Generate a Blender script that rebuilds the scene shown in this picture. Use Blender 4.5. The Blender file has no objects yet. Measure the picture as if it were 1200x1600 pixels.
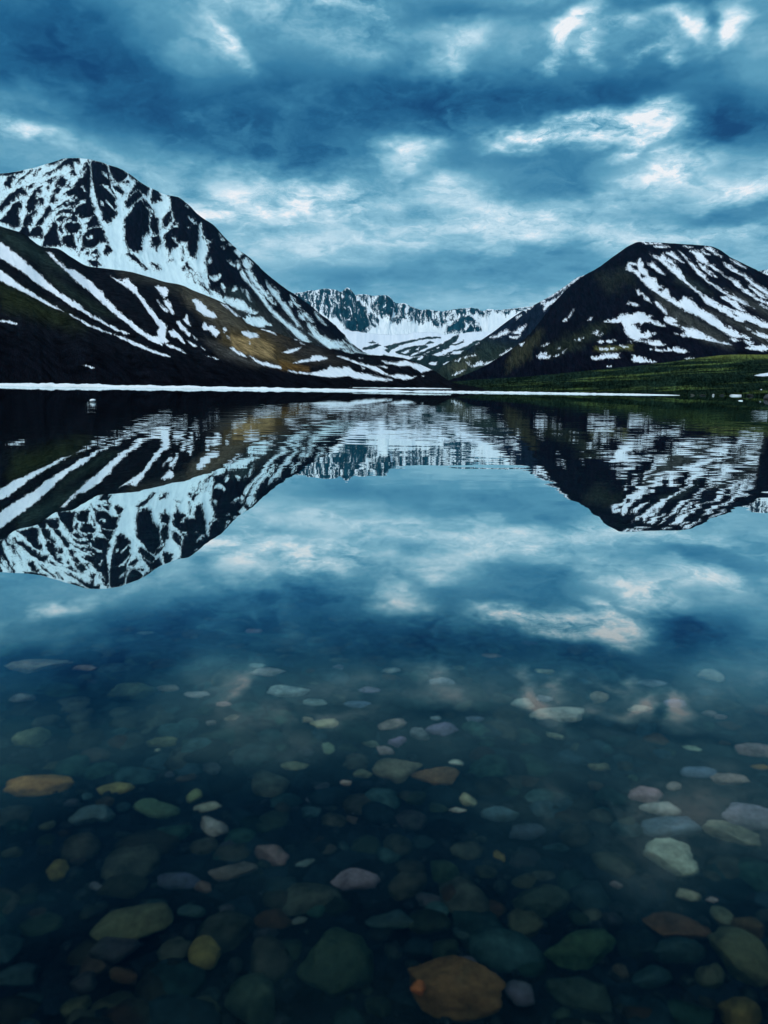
import bpy, math, random
import numpy as np
from mathutils import Vector, Matrix

SC = bpy.context.scene
COL = SC.collection
R = math.radians

# ---------------------------------------------------------------- camera
PITCH, ROLL, CAM_H, FPX = R(9.28), R(0.8), 1.5, 1200.0
CAM = np.array([0.0, 0.0, CAM_H])
FW = np.array([0.0, math.cos(PITCH), -math.sin(PITCH)])
RT0 = np.array([1.0, 0.0, 0.0])
UP0 = np.cross(RT0, FW)
RT = math.cos(ROLL) * RT0 + math.sin(ROLL) * UP0
UP = -math.sin(ROLL) * RT0 + math.cos(ROLL) * UP0
cam_data = bpy.data.cameras.new("camera")
cam_data.sensor_fit = 'VERTICAL'
cam_data.sensor_height = 24.0
cam_data.lens = 24.0 * FPX / 1600.0
cam_data.clip_start = 0.05
cam_data.clip_end = 60000.0
cam = bpy.data.objects.new("camera", cam_data)
M = Matrix(((RT[0], UP[0], -FW[0], 0), (RT[1], UP[1], -FW[1], 0), (RT[2], UP[2], -FW[2], CAM_H), (0, 0, 0, 1)))
cam.matrix_world = M
COL.objects.link(cam)
SC.camera = cam

# ---------------------------------------------------------------- render settings
SC.view_settings.view_transform = 'Standard'
SC.view_settings.look = 'None'
SC.view_settings.exposure = 0.0
SC.view_settings.gamma = 1.0
SC.render.engine = 'CYCLES'
SC.cycles.use_denoising = True
SC.cycles.use_adaptive_sampling = True
SC.cycles.adaptive_threshold = 0.03
SC.cycles.max_bounces = 7
SC.cycles.diffuse_bounces = 2
SC.cycles.glossy_bounces = 3
SC.cycles.transparent_max_bounces = 8
SC.cycles.volume_bounces = 0
SC.cycles.caustics_reflective = False
SC.cycles.caustics_refractive = True
SC.cycles.sample_clamp_indirect = 4.0


def direction(x, y):
    """world direction seen at a place of the photograph"""
    x = np.asarray(x, float); y = np.asarray(y, float)
    return FW + ((x - 600) / FPX)[..., None] * RT + ((800 - y) / FPX)[..., None] * UP


def at(x, y, depth):
    """point at a given distance north of the camera"""
    d = direction(x, y)
    return CAM + d * (np.asarray(depth, float) / d[..., 1])[..., None]


def seen(p):
    q = p - CAM
    w = np.maximum(q @ FW, 1e-3)
    return 600 + FPX * (q @ RT) / w, 800 - FPX * (q @ UP) / w


def azel(x, y):
    d = direction(x, y)
    return math.degrees(math.atan2(d[0], d[1])), math.degrees(math.asin(d[2] / np.linalg.norm(d)))


# ---------------------------------------------------------------- node helper
class NT:
    def __init__(self, tree):
        self.t = tree
        tree.nodes.clear()

    def n(self, typ, ins=None, **kw):
        nd = self.t.nodes.new(typ)
        for k, v in kw.items():
            setattr(nd, k, v)
        for k, v in (ins or {}).items():
            s = nd.inputs[k]
            if isinstance(v, bpy.types.NodeSocket):
                self.t.links.new(v, s)
            else:
                s.default_value = v
        return nd

    def math(self, op, a, b=0.0, c=0.0, clamp=False):
        return self.n('ShaderNodeMath', {0: a, 1: b, 2: c}, operation=op, use_clamp=clamp).outputs[0]

    def vmath(self, op, a, b=(0, 0, 0)):
        nd = self.n('ShaderNodeVectorMath', {0: a, 1: b}, operation=op)
        return nd.outputs['Value'] if op in ('LENGTH', 'DISTANCE', 'DOT_PRODUCT') else nd.outputs[0]

    def ramp(self, fac, stops, interp='LINEAR'):
        nd = self.n('ShaderNodeValToRGB', {0: fac})
        e = nd.color_ramp
        e.interpolation = interp
        while len(e.elements) < len(stops):
            e.elements.new(0.5)
        for el, (p, c) in zip(e.elements, stops):
            el.position = p
            el.color = (c, c, c, 1) if isinstance(c, (int, float)) else (*c, 1)
        return nd.outputs[0]

    def maprange(self, v, a, b, c=0.0, d=1.0, smooth=False):
        return self.n('ShaderNodeMapRange', {0: v, 1: a, 2: b, 3: c, 4: d},
                      interpolation_type='SMOOTHSTEP' if smooth else 'LINEAR').outputs[0]

    def mix(self, f, a, b):
        nd = self.n('ShaderNodeMix', {0: f, 6: a, 7: b}, data_type='RGBA')
        return nd.outputs[2]

    def noise(self, vec, scale, detail=3.0, rough=0.55, dist=0.0, out=0):
        return self.n('ShaderNodeTexNoise', {'Vector': vec, 'Scale': scale, 'Detail': detail, 'Roughness': rough,
                                             'Distortion': dist}).outputs[out]

    def scale(self, vec, s):
        return self.vmath('MULTIPLY', vec, s)


def srgb(r, g, b):
    f = lambda c: c / 12.92 if c <= 0.04045 else ((c + 0.055) / 1.055) ** 2.4
    return (f(r / 255), f(g / 255), f(b / 255))


# ---------------------------------------------------------------- world: cloudy sky
SUN_EL, SUN_AZ = R(38), R(205)        # azimuth clockwise from north (+Y): behind the camera, a little to the left
world = bpy.data.worlds.new("World")
SC.world = world
world.use_nodes = True
W = NT(world.node_tree)
gen = W.n('ShaderNodeTexCoord').outputs['Generated']
dirn = W.vmath('NORMALIZE', gen)
sx = W.n('ShaderNodeSeparateXYZ', {0: dirn})
az = W.math('MULTIPLY', W.math('ARCTAN2', sx.outputs[0], sx.outputs[1]), 180 / math.pi)
el = W.math('MULTIPLY', W.math('ARCSINE', sx.outputs[2]), 180 / math.pi)
# cloud-layer plane coordinates: the clouds flatten towards the horizon
zz = W.math('ADD', W.math('MAXIMUM', sx.outputs[2], 0.0), 0.26)
plane = W.n('ShaderNodeCombineXYZ', {0: W.math('DIVIDE', sx.outputs[0], zz), 1: W.math('DIVIDE', sx.outputs[1], zz), 2: 0.0}).outputs[0]
ae = W.n('ShaderNodeCombineXYZ', {0: az, 1: el, 2: 0.0}).outputs[0]
# ragged edges: warp the layout by turbulence
wn = W.noise(plane, 1.5, 5.0, 0.6, 0.0, 1)
warp = W.vmath('MULTIPLY', W.vmath('SUBTRACT', wn, (0.5, 0.5, 0.5)), (8.0, 4.0, 0.0))
wn2 = W.noise(plane, 7.0, 4.0, 0.6, 0.0, 1)
warp2 = W.vmath('MULTIPLY', W.vmath('SUBTRACT', wn2, (0.5, 0.5, 0.5)), (4.5, 3.0, 0.0))
aew = W.vmath('ADD', ae, W.vmath('ADD', warp, warp2))

# (x, y, half-width, half-height, tilt, amount): where the photograph shows bright and dark cloud
CLOUDS = [
    # bright breaks
    (893, 22, 48, 18, -15, .42), (877, 52, 20, 30, -20, .40), (850, 92, 26, 8, -30, .28), (921, 72, 17, 28, -25, .40), (958, 28, 40, 18, -10, .34), (1050, 24, 40, 16, 25, .34), (1078, 44, 26, 14, 20, .26),
    (1005, 74, 36, 11, -25, .34), (1046, 80, 20, 18, 10, .28), (1145, 46, 34, 24, -15, .40), (1030, 50, 150, 46, 0, .08), (1112, 40, 9, 40, -20, -.2),
    (930, 195, 125, 22, -6, .50), (1005, 190, 55, 30, -15, .35), (830, 212, 70, 11, -4, .34), (1010, 215, 60, 16, -15, .36),
    (635, 240, 52, 24, -15, .42), (470, 285, 95, 28, -5, .20), (530, 275, 40, 30, -40, .18),
    (340, 322, 110, 20, 0, .16), (735, 300, 55, 30, 20, .17), (640, 320, 200, 46, 0, .10), (560, 300, 90, 30, 0, .08),
    (1010, 285, 130, 52, -12, .18), (1060, 250, 70, 22, -10, .30), (1165, 285, 70, 22, -15, .24), (1100, 350, 200, 30, 0, .16),
    (860, 355, 190, 36, 0, .13), (760, 360, 130, 40, 0, .10), (550, 385, 140, 40, 0, .12), (430, 330, 110, 50, 0, .10),
    (70, 203, 50, 20, 5, .36), (120, 190, 150, 40, 10, .14), (330, 75, 40, 22, 40, .32), (300, 115, 60, 60, -50, .14),
    (550, 8, 60, 18, 0, .42), (700, 90, 60, 30, -35, .28), (560, 50, 130, 34, 0, .16), (390, 20, 90, 26, 0, .16),
    (820, 468, 110, 18, 0, .12), (300, 280, 140, 60, 0, .12),
    # dark bellies
    (130, 120, 190, 80, 10, -.25), (60, 40, 170, 70, 0, -.2), (430, 195, 240, 80, 0, -.28), (420, 240, 170, 34, 5, -.16),
    (760, 165, 190, 46, 0, -.30), (690, 150, 200, 60, 0, -.10), (1130, 190, 105, 46, 0, -.44), (1010, 120, 170, 36, 0, -.22),
    (700, 20, 90, 30, 0, -.20), (870, 275, 110, 36, -5, -.24), (1000, 330, 120, 22, 0, -.20), (1160, 325, 100, 16, -5, -.24),
    (650, 345, 60, 22, 0, -.10), (450, 345, 90, 22, 0, -.10), (690, 430, 240, 40, 0, -.16), (880, 410, 160, 24, 0, -.10),
    (560, 430, 110, 30, 0, -.06), (800, 240, 180, 20, 0, -.12), (1010, 2, 250, 14, 0, -.2),
]
# above the frame, seen only in the water
SKY_DEG = [(-12, 42, 12, 3.5, 0, .16), (16, 44, 14, 3, 0, .14), (-22, 37, 9, 3, 0, -.2), (2, 37, 12, 3, 0, -.16), (26, 38, 10, 2.5, 0, -.1),
           (11, 29.6, 4.5, 1.3, 0, .30), (24, 28.3, 6, 2, 0, .30), (21, 32, 4.5, 3, 0, .26), (-1, 30.5, 9, 2.6, 0, -.22), (-20, 29.5, 9, 3, 0, -.26), (-6, 26.6, 5, 1.6, 0, .12)]
total = None
for i, c in enumerate(CLOUDS + SKY_DEG):
    if i < len(CLOUDS):
        a0, e0 = azel(c[0], c[1])
        a1, e1 = azel(c[0] + c[2], c[1])
        a2, e2 = azel(c[0], c[1] - c[3])
        hw, hh = max(abs(a1 - a0), .4), max(abs(e2 - e0), .3)
    else:
        a0, e0, hw, hh = c[:4]
    q = W.n('ShaderNodeMapping', {'Vector': aew, 'Location': (a0, e0, 0), 'Rotation': (0, 0, R(-c[4])),
                                  'Scale': (hw * 1.7, hh * 1.7, 1)}, vector_type='TEXTURE').outputs[0]
    g = W.maprange(W.vmath('LENGTH', q), 1.0, 0.0, 0.0, c[5] * 1.15, True)
    total = g if total is None else W.math('ADD', total, g)
big = W.noise(plane, 0.9, 6.0, 0.58, 0.4)
fine = W.noise(plane, 4.2, 7.0, 0.62, 0.3)
base = W.math('ADD', W.maprange(el, 9.0, 18.0, 0.60, 0.44), W.maprange(el, 25.0, 38.0, 0.0, -0.26))
tuft = W.noise(W.vmath('ADD', plane, W.vmath('MULTIPLY', wn2, (.25, .25, 0))), 11.0, 6.0, 0.62, 0.5)
broken = W.math('ADD', W.maprange(fine, 0.30, 0.70, 0.35, 1.35), W.math('MULTIPLY', W.math('SUBTRACT', tuft, 0.5), 2.3))
total = W.math('MULTIPLY', total, broken)
puff = W.n('ShaderNodeTexVoronoi', {'Vector': W.vmath('ADD', W.vmath('MULTIPLY', plane, (1.0, 1.25, 1)), W.vmath('MULTIPLY', wn2, (.35, .35, 0))), 'Scale': 3.2, 'Detail': 3.0, 'Roughness': .55,
                                  'Lacunarity': 2.3, 'Smoothness': .6}, feature='SMOOTH_F1', normalize=True).outputs['Distance']
calm = W.maprange(el, 3.0, 15.0, 0.6, 1.0)
cloud = W.math('ADD', W.math('ADD', W.math('ADD', base, total), W.math('MULTIPLY', W.math('SUBTRACT', 0.36, puff), W.math('MULTIPLY', calm, 0.55))), W.math('ADD', W.math('MULTIPLY', W.math('SUBTRACT', big, 0.5), 0.34),
               W.math('ADD', W.math('MULTIPLY', W.math('SUBTRACT', fine, 0.5), W.math('MULTIPLY', calm, 0.46)), W.math('MULTIPLY', W.math('SUBTRACT', tuft, 0.5), 0.26))))
ccol = W.ramp(cloud, [(0.0, srgb(4, 64, 112)), (0.2, srgb(26, 94, 138)), (0.36, srgb(54, 124, 162)), (0.52, srgb(92, 158, 188)),
                      (0.70, srgb(144, 196, 218)), (0.88, srgb(202, 231, 245)), (1.0, srgb(246, 250, 254))])
# overcast is brighter overhead and towards the hidden sun behind the camera
over = W.maprange(el, 44.0, 75.0, 1.0, 3.4, True)
behind = W.maprange(sx.outputs[1], -0.1, -0.7, 1.0, 1.9, True)
lum = W.math('MULTIPLY', over, behind)
grey = W.mix(W.maprange(lum, 1.0, 3.0, 0.0, 0.75), ccol, (0.42, 0.50, 0.55, 1))
bg_cloud = W.n('ShaderNodeBackground', {'Color': grey, 'Strength': lum})
sky = W.n('ShaderNodeTexSky', sky_type='NISHITA', sun_disc=False, sun_elevation=SUN_EL, sun_rotation=SUN_AZ)
bg_sky = W.n('ShaderNodeBackground', {'Color': sky.outputs[0], 'Strength': 0.06})
W.n('ShaderNodeOutputWorld', {0: W.n('ShaderNodeMixShader', {0: 0.94, 1: bg_sky.outputs[0], 2: bg_cloud.outputs[0]}).outputs[0]})
world.cycles.sampling_method = 'MANUAL'
world.cycles.sample_map_resolution = 512

sun_data = bpy.data.lights.new("sun", 'SUN')
sun_data.energy = 1.5
sun_data.angle = R(12)
sun_data.color = (1.0, 0.95, 0.88)
sun = bpy.data.objects.new("sun", sun_data)
sdir = Vector((math.sin(SUN_AZ) * math.cos(SUN_EL), math.cos(SUN_AZ) * math.cos(SUN_EL), math.sin(SUN_EL)))
sun.rotation_euler = sdir.to_track_quat('Z', 'Y').to_euler()
COL.objects.link(sun)


# ---------------------------------------------------------------- numpy noise
def _hash(ix, iy, seed):
    h = (ix.astype(np.int64) * 374761393 + iy.astype(np.int64) * 668265263 + seed * 974634777) & 0x7fffffff
    h = ((h ^ (h >> 13)) * 1274126177) & 0x7fffffff
    return ((h ^ (h >> 16)) & 0xffff) / 65535.0


def vnoise(x, y, seed=0):
    x = np.asarray(x, float); y = np.asarray(y, float)
    ix, iy = np.floor(x), np.floor(y)
    fx, fy = x - ix, y - iy
    fx = fx * fx * fx * (fx * (fx * 6 - 15) + 10); fy = fy * fy * fy * (fy * (fy * 6 - 15) + 10)
    a, b = _hash(ix, iy, seed), _hash(ix + 1, iy, seed)
    c, d = _hash(ix, iy + 1, seed), _hash(ix + 1, iy + 1, seed)
    return (a * (1 - fx) + b * fx) * (1 - fy) + (c * (1 - fx) + d * fx) * fy


def fbm(x, y, octv=4, seed=0, gain=0.5):
    s, a, t = 0.0, 1.0, 0.0
    for o in range(octv):
        s = s + a * vnoise(x * 2 ** o + 17.3 * o, y * 2 ** o - 9.1 * o, seed + o)
        t += a
        a *= gain
    return s / t - 0.5


def ridged(x, y, octv=4, seed=0):
    s, a, t = 0.0, 1.0, 0.0
    for o in range(octv):
        s = s + a * (1 - np.abs(2 * vnoise(x * 2 ** o + 5.7 * o, y * 2 ** o + 3.3 * o, seed + o) - 1))
        t += a
        a *= 0.5
    return s / t - 0.5


# ---------------------------------------------------------------- where snow lies
GX0, GY0, GX1, GY1 = -60, 225, 1262, 632
CL = 8.0


def sdf(poly, X, Y):
    p = np.asarray(poly, float)
    d = np.full(X.shape, 1e9)
    ins = np.zeros(X.shape, bool)
    n = len(p)
    for i in range(n):
        ax, ay = p[i]; bx, by = p[(i + 1) % n]
        ex, ey = bx - ax, by - ay
        l2 = ex * ex + ey * ey + 1e-9
        t = np.clip(((X - ax) * ex + (Y - ay) * ey) / l2, 0, 1)
        d = np.minimum(d, (X - ax - t * ex) ** 2 + (Y - ay - t * ey) ** 2)
        if ay != by:
            cond = (ay > Y) != (by > Y)
            ins ^= cond & (X < (bx - ax) * (Y - ay) / (by - ay) + ax)
    d = np.sqrt(d)
    return np.where(ins, d, -d)


def field(ops, start=-CL):
    """ops in order: ('s', polygon) lays snow, ('r', polygon) bares rock, ('m', polygon, level) leaves it patchy"""
    H, Wd = GY1 - GY0 + 1, GX1 - GX0 + 1
    F = np.full((H, Wd), float(start))
    for op in ops:
        p = np.asarray(op[1], float)
        x0 = int(max(GX0, p[:, 0].min() - CL - 1)); x1 = int(min(GX1, p[:, 0].max() + CL + 1))
        y0 = int(max(GY0, p[:, 1].min() - CL - 1)); y1 = int(min(GY1, p[:, 1].max() + CL + 1))
        if x1 <= x0 or y1 <= y0:
            continue
        Y, X = np.mgrid[y0:y1 + 1, x0:x1 + 1].astype(float)
        s = np.clip(sdf(p, X, Y), -CL, CL)
        sl = (slice(y0 - GY0, y1 - GY0 + 1), slice(x0 - GX0, x1 - GX0 + 1))
        if op[0] == 's':
            F[sl] = np.maximum(F[sl], s)
        elif op[0] == 'r':
            F[sl] = np.minimum(F[sl], -s)
        else:
            k = np.clip(s / 5.0 + 0.3, 0, 1)
            F[sl] = F[sl] * (1 - k) + op[2] * k
    return F


def look(F, x, y):
    x = np.clip(x - GX0, 0, F.shape[1] - 1.001); y = np.clip(y - GY0, 0, F.shape[0] - 1.001)
    ix, iy = x.astype(int), y.astype(int)
    fx, fy = x - ix, y - iy
    return (F[iy, ix] * (1 - fx) + F[iy, ix + 1] * fx) * (1 - fy) + (F[iy + 1, ix] * (1 - fx) + F[iy + 1, ix + 1] * fx) * fy


def zoomed(ox, oy, s, *polys):
    return [[(ox + x / s, oy + y / s) for x, y in p] for p in polys]


# ---------------------------------------------------------------- object helpers
def tag(o, kind=None, label=None, cat=None, group=None):
    if kind: o["kind"] = kind
    if label: o["label"] = label
    if cat: o["category"] = cat
    if group: o["group"] = group
    return o


def mesh_object(name, verts, faces, mat, parent=None, smooth=True):
    me = bpy.data.meshes.new(name)
    me.from_pydata([tuple(v) for v in verts], [], faces)
    me.update()
    if smooth:
        me.polygons.foreach_set("use_smooth", [True] * len(me.polygons))
    if mat: me.materials.append(mat)
    o = bpy.data.objects.new(name, me)
    COL.objects.link(o)
    if parent: o.parent = parent
    return o


def grid_mesh(name, P, mat, attrs=None, uv=None):
    """P: (nv, nu, 3) grid of points"""
    nv, nu = P.shape[:2]
    me = bpy.data.meshes.new(name)
    nf = (nv - 1) * (nu - 1)
    me.vertices.add(nv * nu)
    me.vertices.foreach_set("co", np.ascontiguousarray(P, np.float32).ravel())
    a = (np.arange(nv - 1)[:, None] * nu + np.arange(nu - 1)[None, :]).ravel()
    q = np.stack([a, a + 1, a + nu + 1, a + nu], 1).astype(np.int32)
    me.loops.add(nf * 4)
    me.loops.foreach_set("vertex_index", q.ravel())
    me.polygons.add(nf)
    me.polygons.foreach_set("loop_start", np.arange(0, nf * 4, 4, dtype=np.int32))
    me.polygons.foreach_set("use_smooth", np.ones(nf, bool))
    me.update(calc_edges=True)
    for k, v in (attrs or {}).items():
        if v.ndim == 3:
            at_ = me.attributes.new(k, 'FLOAT_COLOR', 'POINT')
            at_.data.foreach_set("color", np.concatenate([v, np.ones(v.shape[:2] + (1,))], 2).astype(np.float32).ravel())
        else:
            at_ = me.attributes.new(k, 'FLOAT', 'POINT')
            at_.data.foreach_set("value", v.astype(np.float32).ravel())
    if uv is not None:
        at_ = me.attributes.new("slope", 'FLOAT_VECTOR', 'POINT')
        at_.data.foreach_set("vector", np.concatenate([uv, np.zeros(uv.shape[:2] + (1,))], 2).astype(np.float32).ravel())
    me.validate()
    me.materials.append(mat)
    o = bpy.data.objects.new(name, me)
    COL.objects.link(o)
    return o


def pchip(ts, ys, t):
    """monotone cubic through control values (no overshoot)"""
    ts = np.asarray(ts, float); ys = np.asarray(ys, float)
    h = np.diff(ts); dlt = np.diff(ys) / h
    m = np.zeros_like(ys)
    for i in range(1, len(ys) - 1):
        if dlt[i - 1] * dlt[i] > 0:
            m[i] = 2 * dlt[i - 1] * dlt[i] / (dlt[i - 1] + dlt[i])
    m[0], m[-1] = dlt[0], dlt[-1]
    i = np.clip(np.searchsorted(ts, t) - 1, 0, len(h) - 1)
    s = (t - ts[i]) / h[i]
    return (ys[i] * (2 * s ** 3 - 3 * s ** 2 + 1) + h[i] * m[i] * (s ** 3 - 2 * s ** 2 + s)
            + ys[i + 1] * (-2 * s ** 3 + 3 * s ** 2) + h[i] * m[i + 1] * (s ** 3 - s ** 2))


def slope_mesh(name, ridge, foot, mat, ops, nu, nv, rough=3.0, relief=0.25, jag=0.7, sag=0.0, start=-CL, tint=None,
               seed=1, ribs=14.0, back=1.0, edge=None, beyond=-2):
    """A mountainside: surface from its ridge line down to its foot, with ribs and gullies, and a back slope behind.
    ridge and foot: (x, y, distance) of points that lie on one fall line each."""
    rg = np.asarray(ridge, float); ft = np.asarray(foot, float)
    t = np.linspace(0, 1, len(rg))
    mid = (rg[1:, 0] + rg[:-1, 0]) / 2
    ch = np.concatenate([[0], np.cumsum((np.hypot(np.diff(rg[:, 0]), np.diff(rg[:, 1])) + 12) * np.where((mid < -90) | (mid > 1290), .16, 1.0))])
    t = ch / ch[-1]
    u = np.linspace(0, 1, nu)

    def row(pts):
        px, py, dd = pchip(t, pts[:, 0], u), pchip(t, pts[:, 1], u), np.exp(pchip(t, np.log(pts[:, 2]), u))
        return px, py, dd
    px, py, dd = row(rg)
    wj = fbm(px / 11.0, px * 0 + seed, 4, seed + 50, 0.62) * 2 * jag
    R0 = at(px, py + wj, dd)
    fx, fy, fd = row(ft)
    F0 = at(fx, fy, fd)
    v = np.linspace(0, 1, nv)[:, None, None]
    P = R0[None] * (1 - v) + F0[None] * v
    # concave lower slopes
    P[..., 2] -= sag * (np.sin(np.pi * np.clip(v[..., 0], 0, 1)) ** 1.0) * (R0[None, :, 2] - F0[None, :, 2])
    X, Y = seen(P.reshape(-1, 3))
    X = X.reshape(nv, nu); Y = Y.reshape(nv, nu)
    snow = look(field(ops, start), X, Y)
    off = np.clip(np.maximum(beyond - X, X - 1225) / 12, 0, 1)
    du = np.gradient(P, axis=1); dv = np.gradient(P, axis=0)
    N = np.cross(dv, du)
    N /= np.linalg.norm(N, axis=2, keepdims=True) + 1e-9
    if (N[..., 2].mean()) < 0:
        N = -N
    m_per_px = P[..., 1] / FPX
    vv = v[..., 0] * np.ones((1, nu))
    along = np.cumsum(np.hypot(np.diff(px, prepend=px[0]), np.diff(py, prepend=py[0])))[None, :] * np.ones((nv, 1))
    down = vv * np.hypot(fx - px, fy - py)[None, :]
    wob = fbm(along / 60, down / 60, 3, seed + 9) * 26
    if edge is not None:      # beyond the frame the ribs go on
        snow = snow * (1 - off) + off * (fbm((along + wob * .5) / 9, down / 50, 4, seed + 30) * 22 + edge)
    rr = ridged((along + wob) / ribs, down / (ribs * 5.0), 4, seed + 3)
    fb = fbm(along / 7.0, down / 9.0, 5, seed + 5, 0.6)
    taper = np.clip(vv / 0.06, 0.06, 1) * np.clip((1 - vv) / 0.08, 0.0, 1)
    disp = m_per_px * taper * (rough * rr * 1.3 + rough * 0.8 * fb - relief * np.clip(snow, -6, 6))
    P = P + N * disp[..., None]
    # back of the mountain
    nb = 14
    kb = np.linspace(0, 1, nb + 1)[1:, None]
    away = R0 * np.array([1, 1, 0]); away /= np.linalg.norm(away, axis=1, keepdims=True)
    Bk = []
    for k in kb[:, 0]:
        q = R0 + away * (k * (R0[:, 2:3] + 30) * 1.8 * back)
        q[:, 2] = R0[:, 2] * (1 - k) ** 1.25 - 6 * k + fbm(along[0] / 30, along[0] * 0 + k * 6, 4, seed + 21) * R0[:, 2] * 0.25 * k * (1 - k)
        Bk.append(q)
    Bk = np.array(Bk[::-1])
    P = np.concatenate([Bk, P], 0)
    nz = fbm(np.tile(along[:1], (nb, 1)) / 16, kb * 40 * np.ones((1, nu)), 3, seed + 2) * 16
    snow = np.concatenate([nz[::-1], snow], 0)
    X = np.concatenate([np.tile(X[:1], (nb, 1)), X], 0); Y = np.concatenate([np.tile(Y[:1], (nb, 1)), Y], 0)
    uv = np.stack([np.concatenate([np.tile(along[:1], (nb, 1)), along], 0),
                   np.concatenate([-kb[::-1] * 120 * np.ones((1, nu)), down], 0)], 2)
    tc = tint(X, Y, uv)
    o = grid_mesh(name, P, mat, {"snow": snow, "ground_tint": tc}, uv)
    tag(o, 'structure')
    return o


def tint_layers(base, layers, seed=3, mott=0.5):
    """colour of the bare ground: base with patches of other ground, each (polygon, colour, soft edge)"""
    def f(X, Y, uv):
        c = np.ones(X.shape + (3,)) * np.array(base)
        for poly, col, soft in layers:
            wx = fbm(X / 18, Y / 14, 3, seed + 40) * soft * 1.8 + fbm(uv[..., 0] / 4, uv[..., 1] / 9, 4, seed + 47, .65) * (soft * 1.3 + 6)
            s = sdf(poly, X + wx, Y + wx * .5)
            k = np.clip(s / soft * 0.5 + 0.5, 0, 1)
            k = (k * k * (3 - 2 * k))[..., None]
            c = c * (1 - k) + np.array(col) * k
        m = 1 + mott * 2 * fbm(uv[..., 0] / 5, uv[..., 1] / 12, 4, seed, 0.6)
        return np.clip(c * m[..., None], 0, 1)
    return f


# ---------------------------------------------------------------- materials
def mat_new(name):
    m = bpy.data.materials.new(name)
    m.use_nodes = True
    return m, NT(m.node_tree)


def mountain_material(name, amp=2.2, sx=0.32, sy=0.11, snow_col=(0.80, 0.85, 0.88), fine_amp=1.2, bump=0.6, streak=0.0, unit=2.0,
speck=0.0, strata=(0.30, 0.085, 1)):
    m, T = mat_new(name)
    sl = T.n('ShaderNodeAttribute', attribute_name="slope").outputs['Vector']
    sn = T.n('ShaderNodeAttribute', attribute_name="snow").outputs['Fac']
    gt = T.n('ShaderNodeAttribute', attribute_name="ground_tint").outputs['Color']
    warp = T.vmath('MULTIPLY', T.vmath('SUBTRACT', T.noise(sl, 0.06, 3.0, 0.5, 0, 1), (.5, .5, .5)), (14, 8, 0))
    c1 = T.vmath('MULTIPLY', T.vmath('ADD', sl, warp), (sx, sy, 1))
    n1 = T.noise(c1, 1.0, 4.0, 0.6)
    n2 = T.noise(T.scale(sl, (0.9, 0.55, 1)), 1.0, 3.0, 0.6)
    f = T.math('ADD', sn, T.math('ADD', T.math('MULTIPLY', T.math('SUBTRACT', n1, .5), amp * 4),
                                 T.math('MULTIPLY', T.math('SUBTRACT', n2, .5), fine_amp * 4)))
    if speck:
        n3 = T.noise(T.scale(sl, (0.75, 0.5, 1)), 1.0, 2.0, 0.5)
        hole = T.maprange(n3, 0.58, 0.70, 0.0, speck)
        f = T.math('SUBTRACT', f, hole)
    mask = T.maprange(f, -0.35, 0.35)
    dirt = T.noise(T.scale(sl, (0.10, 0.04, 1)), 1.0, 4.0, 0.6)
    scol = T.mix(T.maprange(dirt, 0.35, 0.75), (*snow_col, 1), (snow_col[0] * .80, snow_col[1] * .84, snow_col[2] * .88, 1))
    g1 = T.noise(T.scale(sl, (1.1, 0.5, 1)), 1.0, 5.0, 0.65)
    rock = T.mix(T.maprange(g1, 0.3, 0.72), T.scale(gt, (.35, .35, .42)), T.scale(gt, (2.5, 2.35, 2.1)))
    g2 = T.maprange(T.noise(T.scale(T.vmath('ADD', sl, warp), strata), 1.0, 5.0, 0.7), 0.32, 0.68, 0.18, 1.6)
    g3 = T.maprange(T.noise(T.scale(sl, (0.8, 0.8, 1)), 1.0, 2.0, 0.7), 0.58, 0.72, 1.0, 2.4)     # scattered pale blocks
    g2 = T.math('MULTIPLY', g2, g3)
    rock = T.scale(rock, T.n('ShaderNodeCombineXYZ', {0: g2, 1: g2, 2: g2}).outputs[0])
    col = T.mix(mask, rock, scol)
    bm = T.n('ShaderNodeBump', {'Strength': bump, 'Distance': unit,
                                'Height': T.math('ADD', T.math('MULTIPLY', g1, T.math('SUBTRACT', 1.15, mask)), T.math('MULTIPLY', mask, 0.5))})
    b = T.n('ShaderNodeBsdfPrincipled', {'Base Color': col, 'Roughness': 0.9, 'Normal': bm.outputs[0], 'Specular IOR Level': 0.0})
    T.n('ShaderNodeOutputMaterial', {0: b.outputs[0]})
    return m

# ================================================================ THE MOUNTAINS
ROCK = (.0040, .0040, .0085)
snow_rock = mountain_material("snow_streaked_rock", amp=3.6, sx=0.26, sy=0.13, snow_col=(0.66, 0.80, 0.81), fine_amp=3.0, unit=4.0, speck=5.0, bump=.9)
hill_mat = mountain_material("mossy_scree", amp=2.2, sx=0.22, sy=0.10, snow_col=(0.86, 0.88, 0.89), fine_amp=2.0, unit=1.2, bump=0.5, strata=(0.055, 0.28, 1))
right_mat = mountain_material("dark_scree", amp=3.2, sx=0.25, sy=0.09, snow_col=(0.84, 0.87, 0.89), fine_amp=2.8, unit=3.0, speck=3.0, bump=.8)
far_mat = mountain_material("far_snowy_rock", amp=7.5, sx=0.19, sy=0.075, snow_col=(0.84, 0.88, 0.88), fine_amp=4.5, unit=10.0, bump=.9)
valley_mat = mountain_material("valley_floor_patches", amp=2.0, sx=0.10, sy=0.30, snow_col=(0.84, 0.87, 0.90), fine_amp=0.8, unit=3.0)
turf_mat = mountain_material("mossy_turf", amp=0.5, sx=0.05, sy=0.5, fine_amp=0.5, unit=0.8, bump=1.0)

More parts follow.
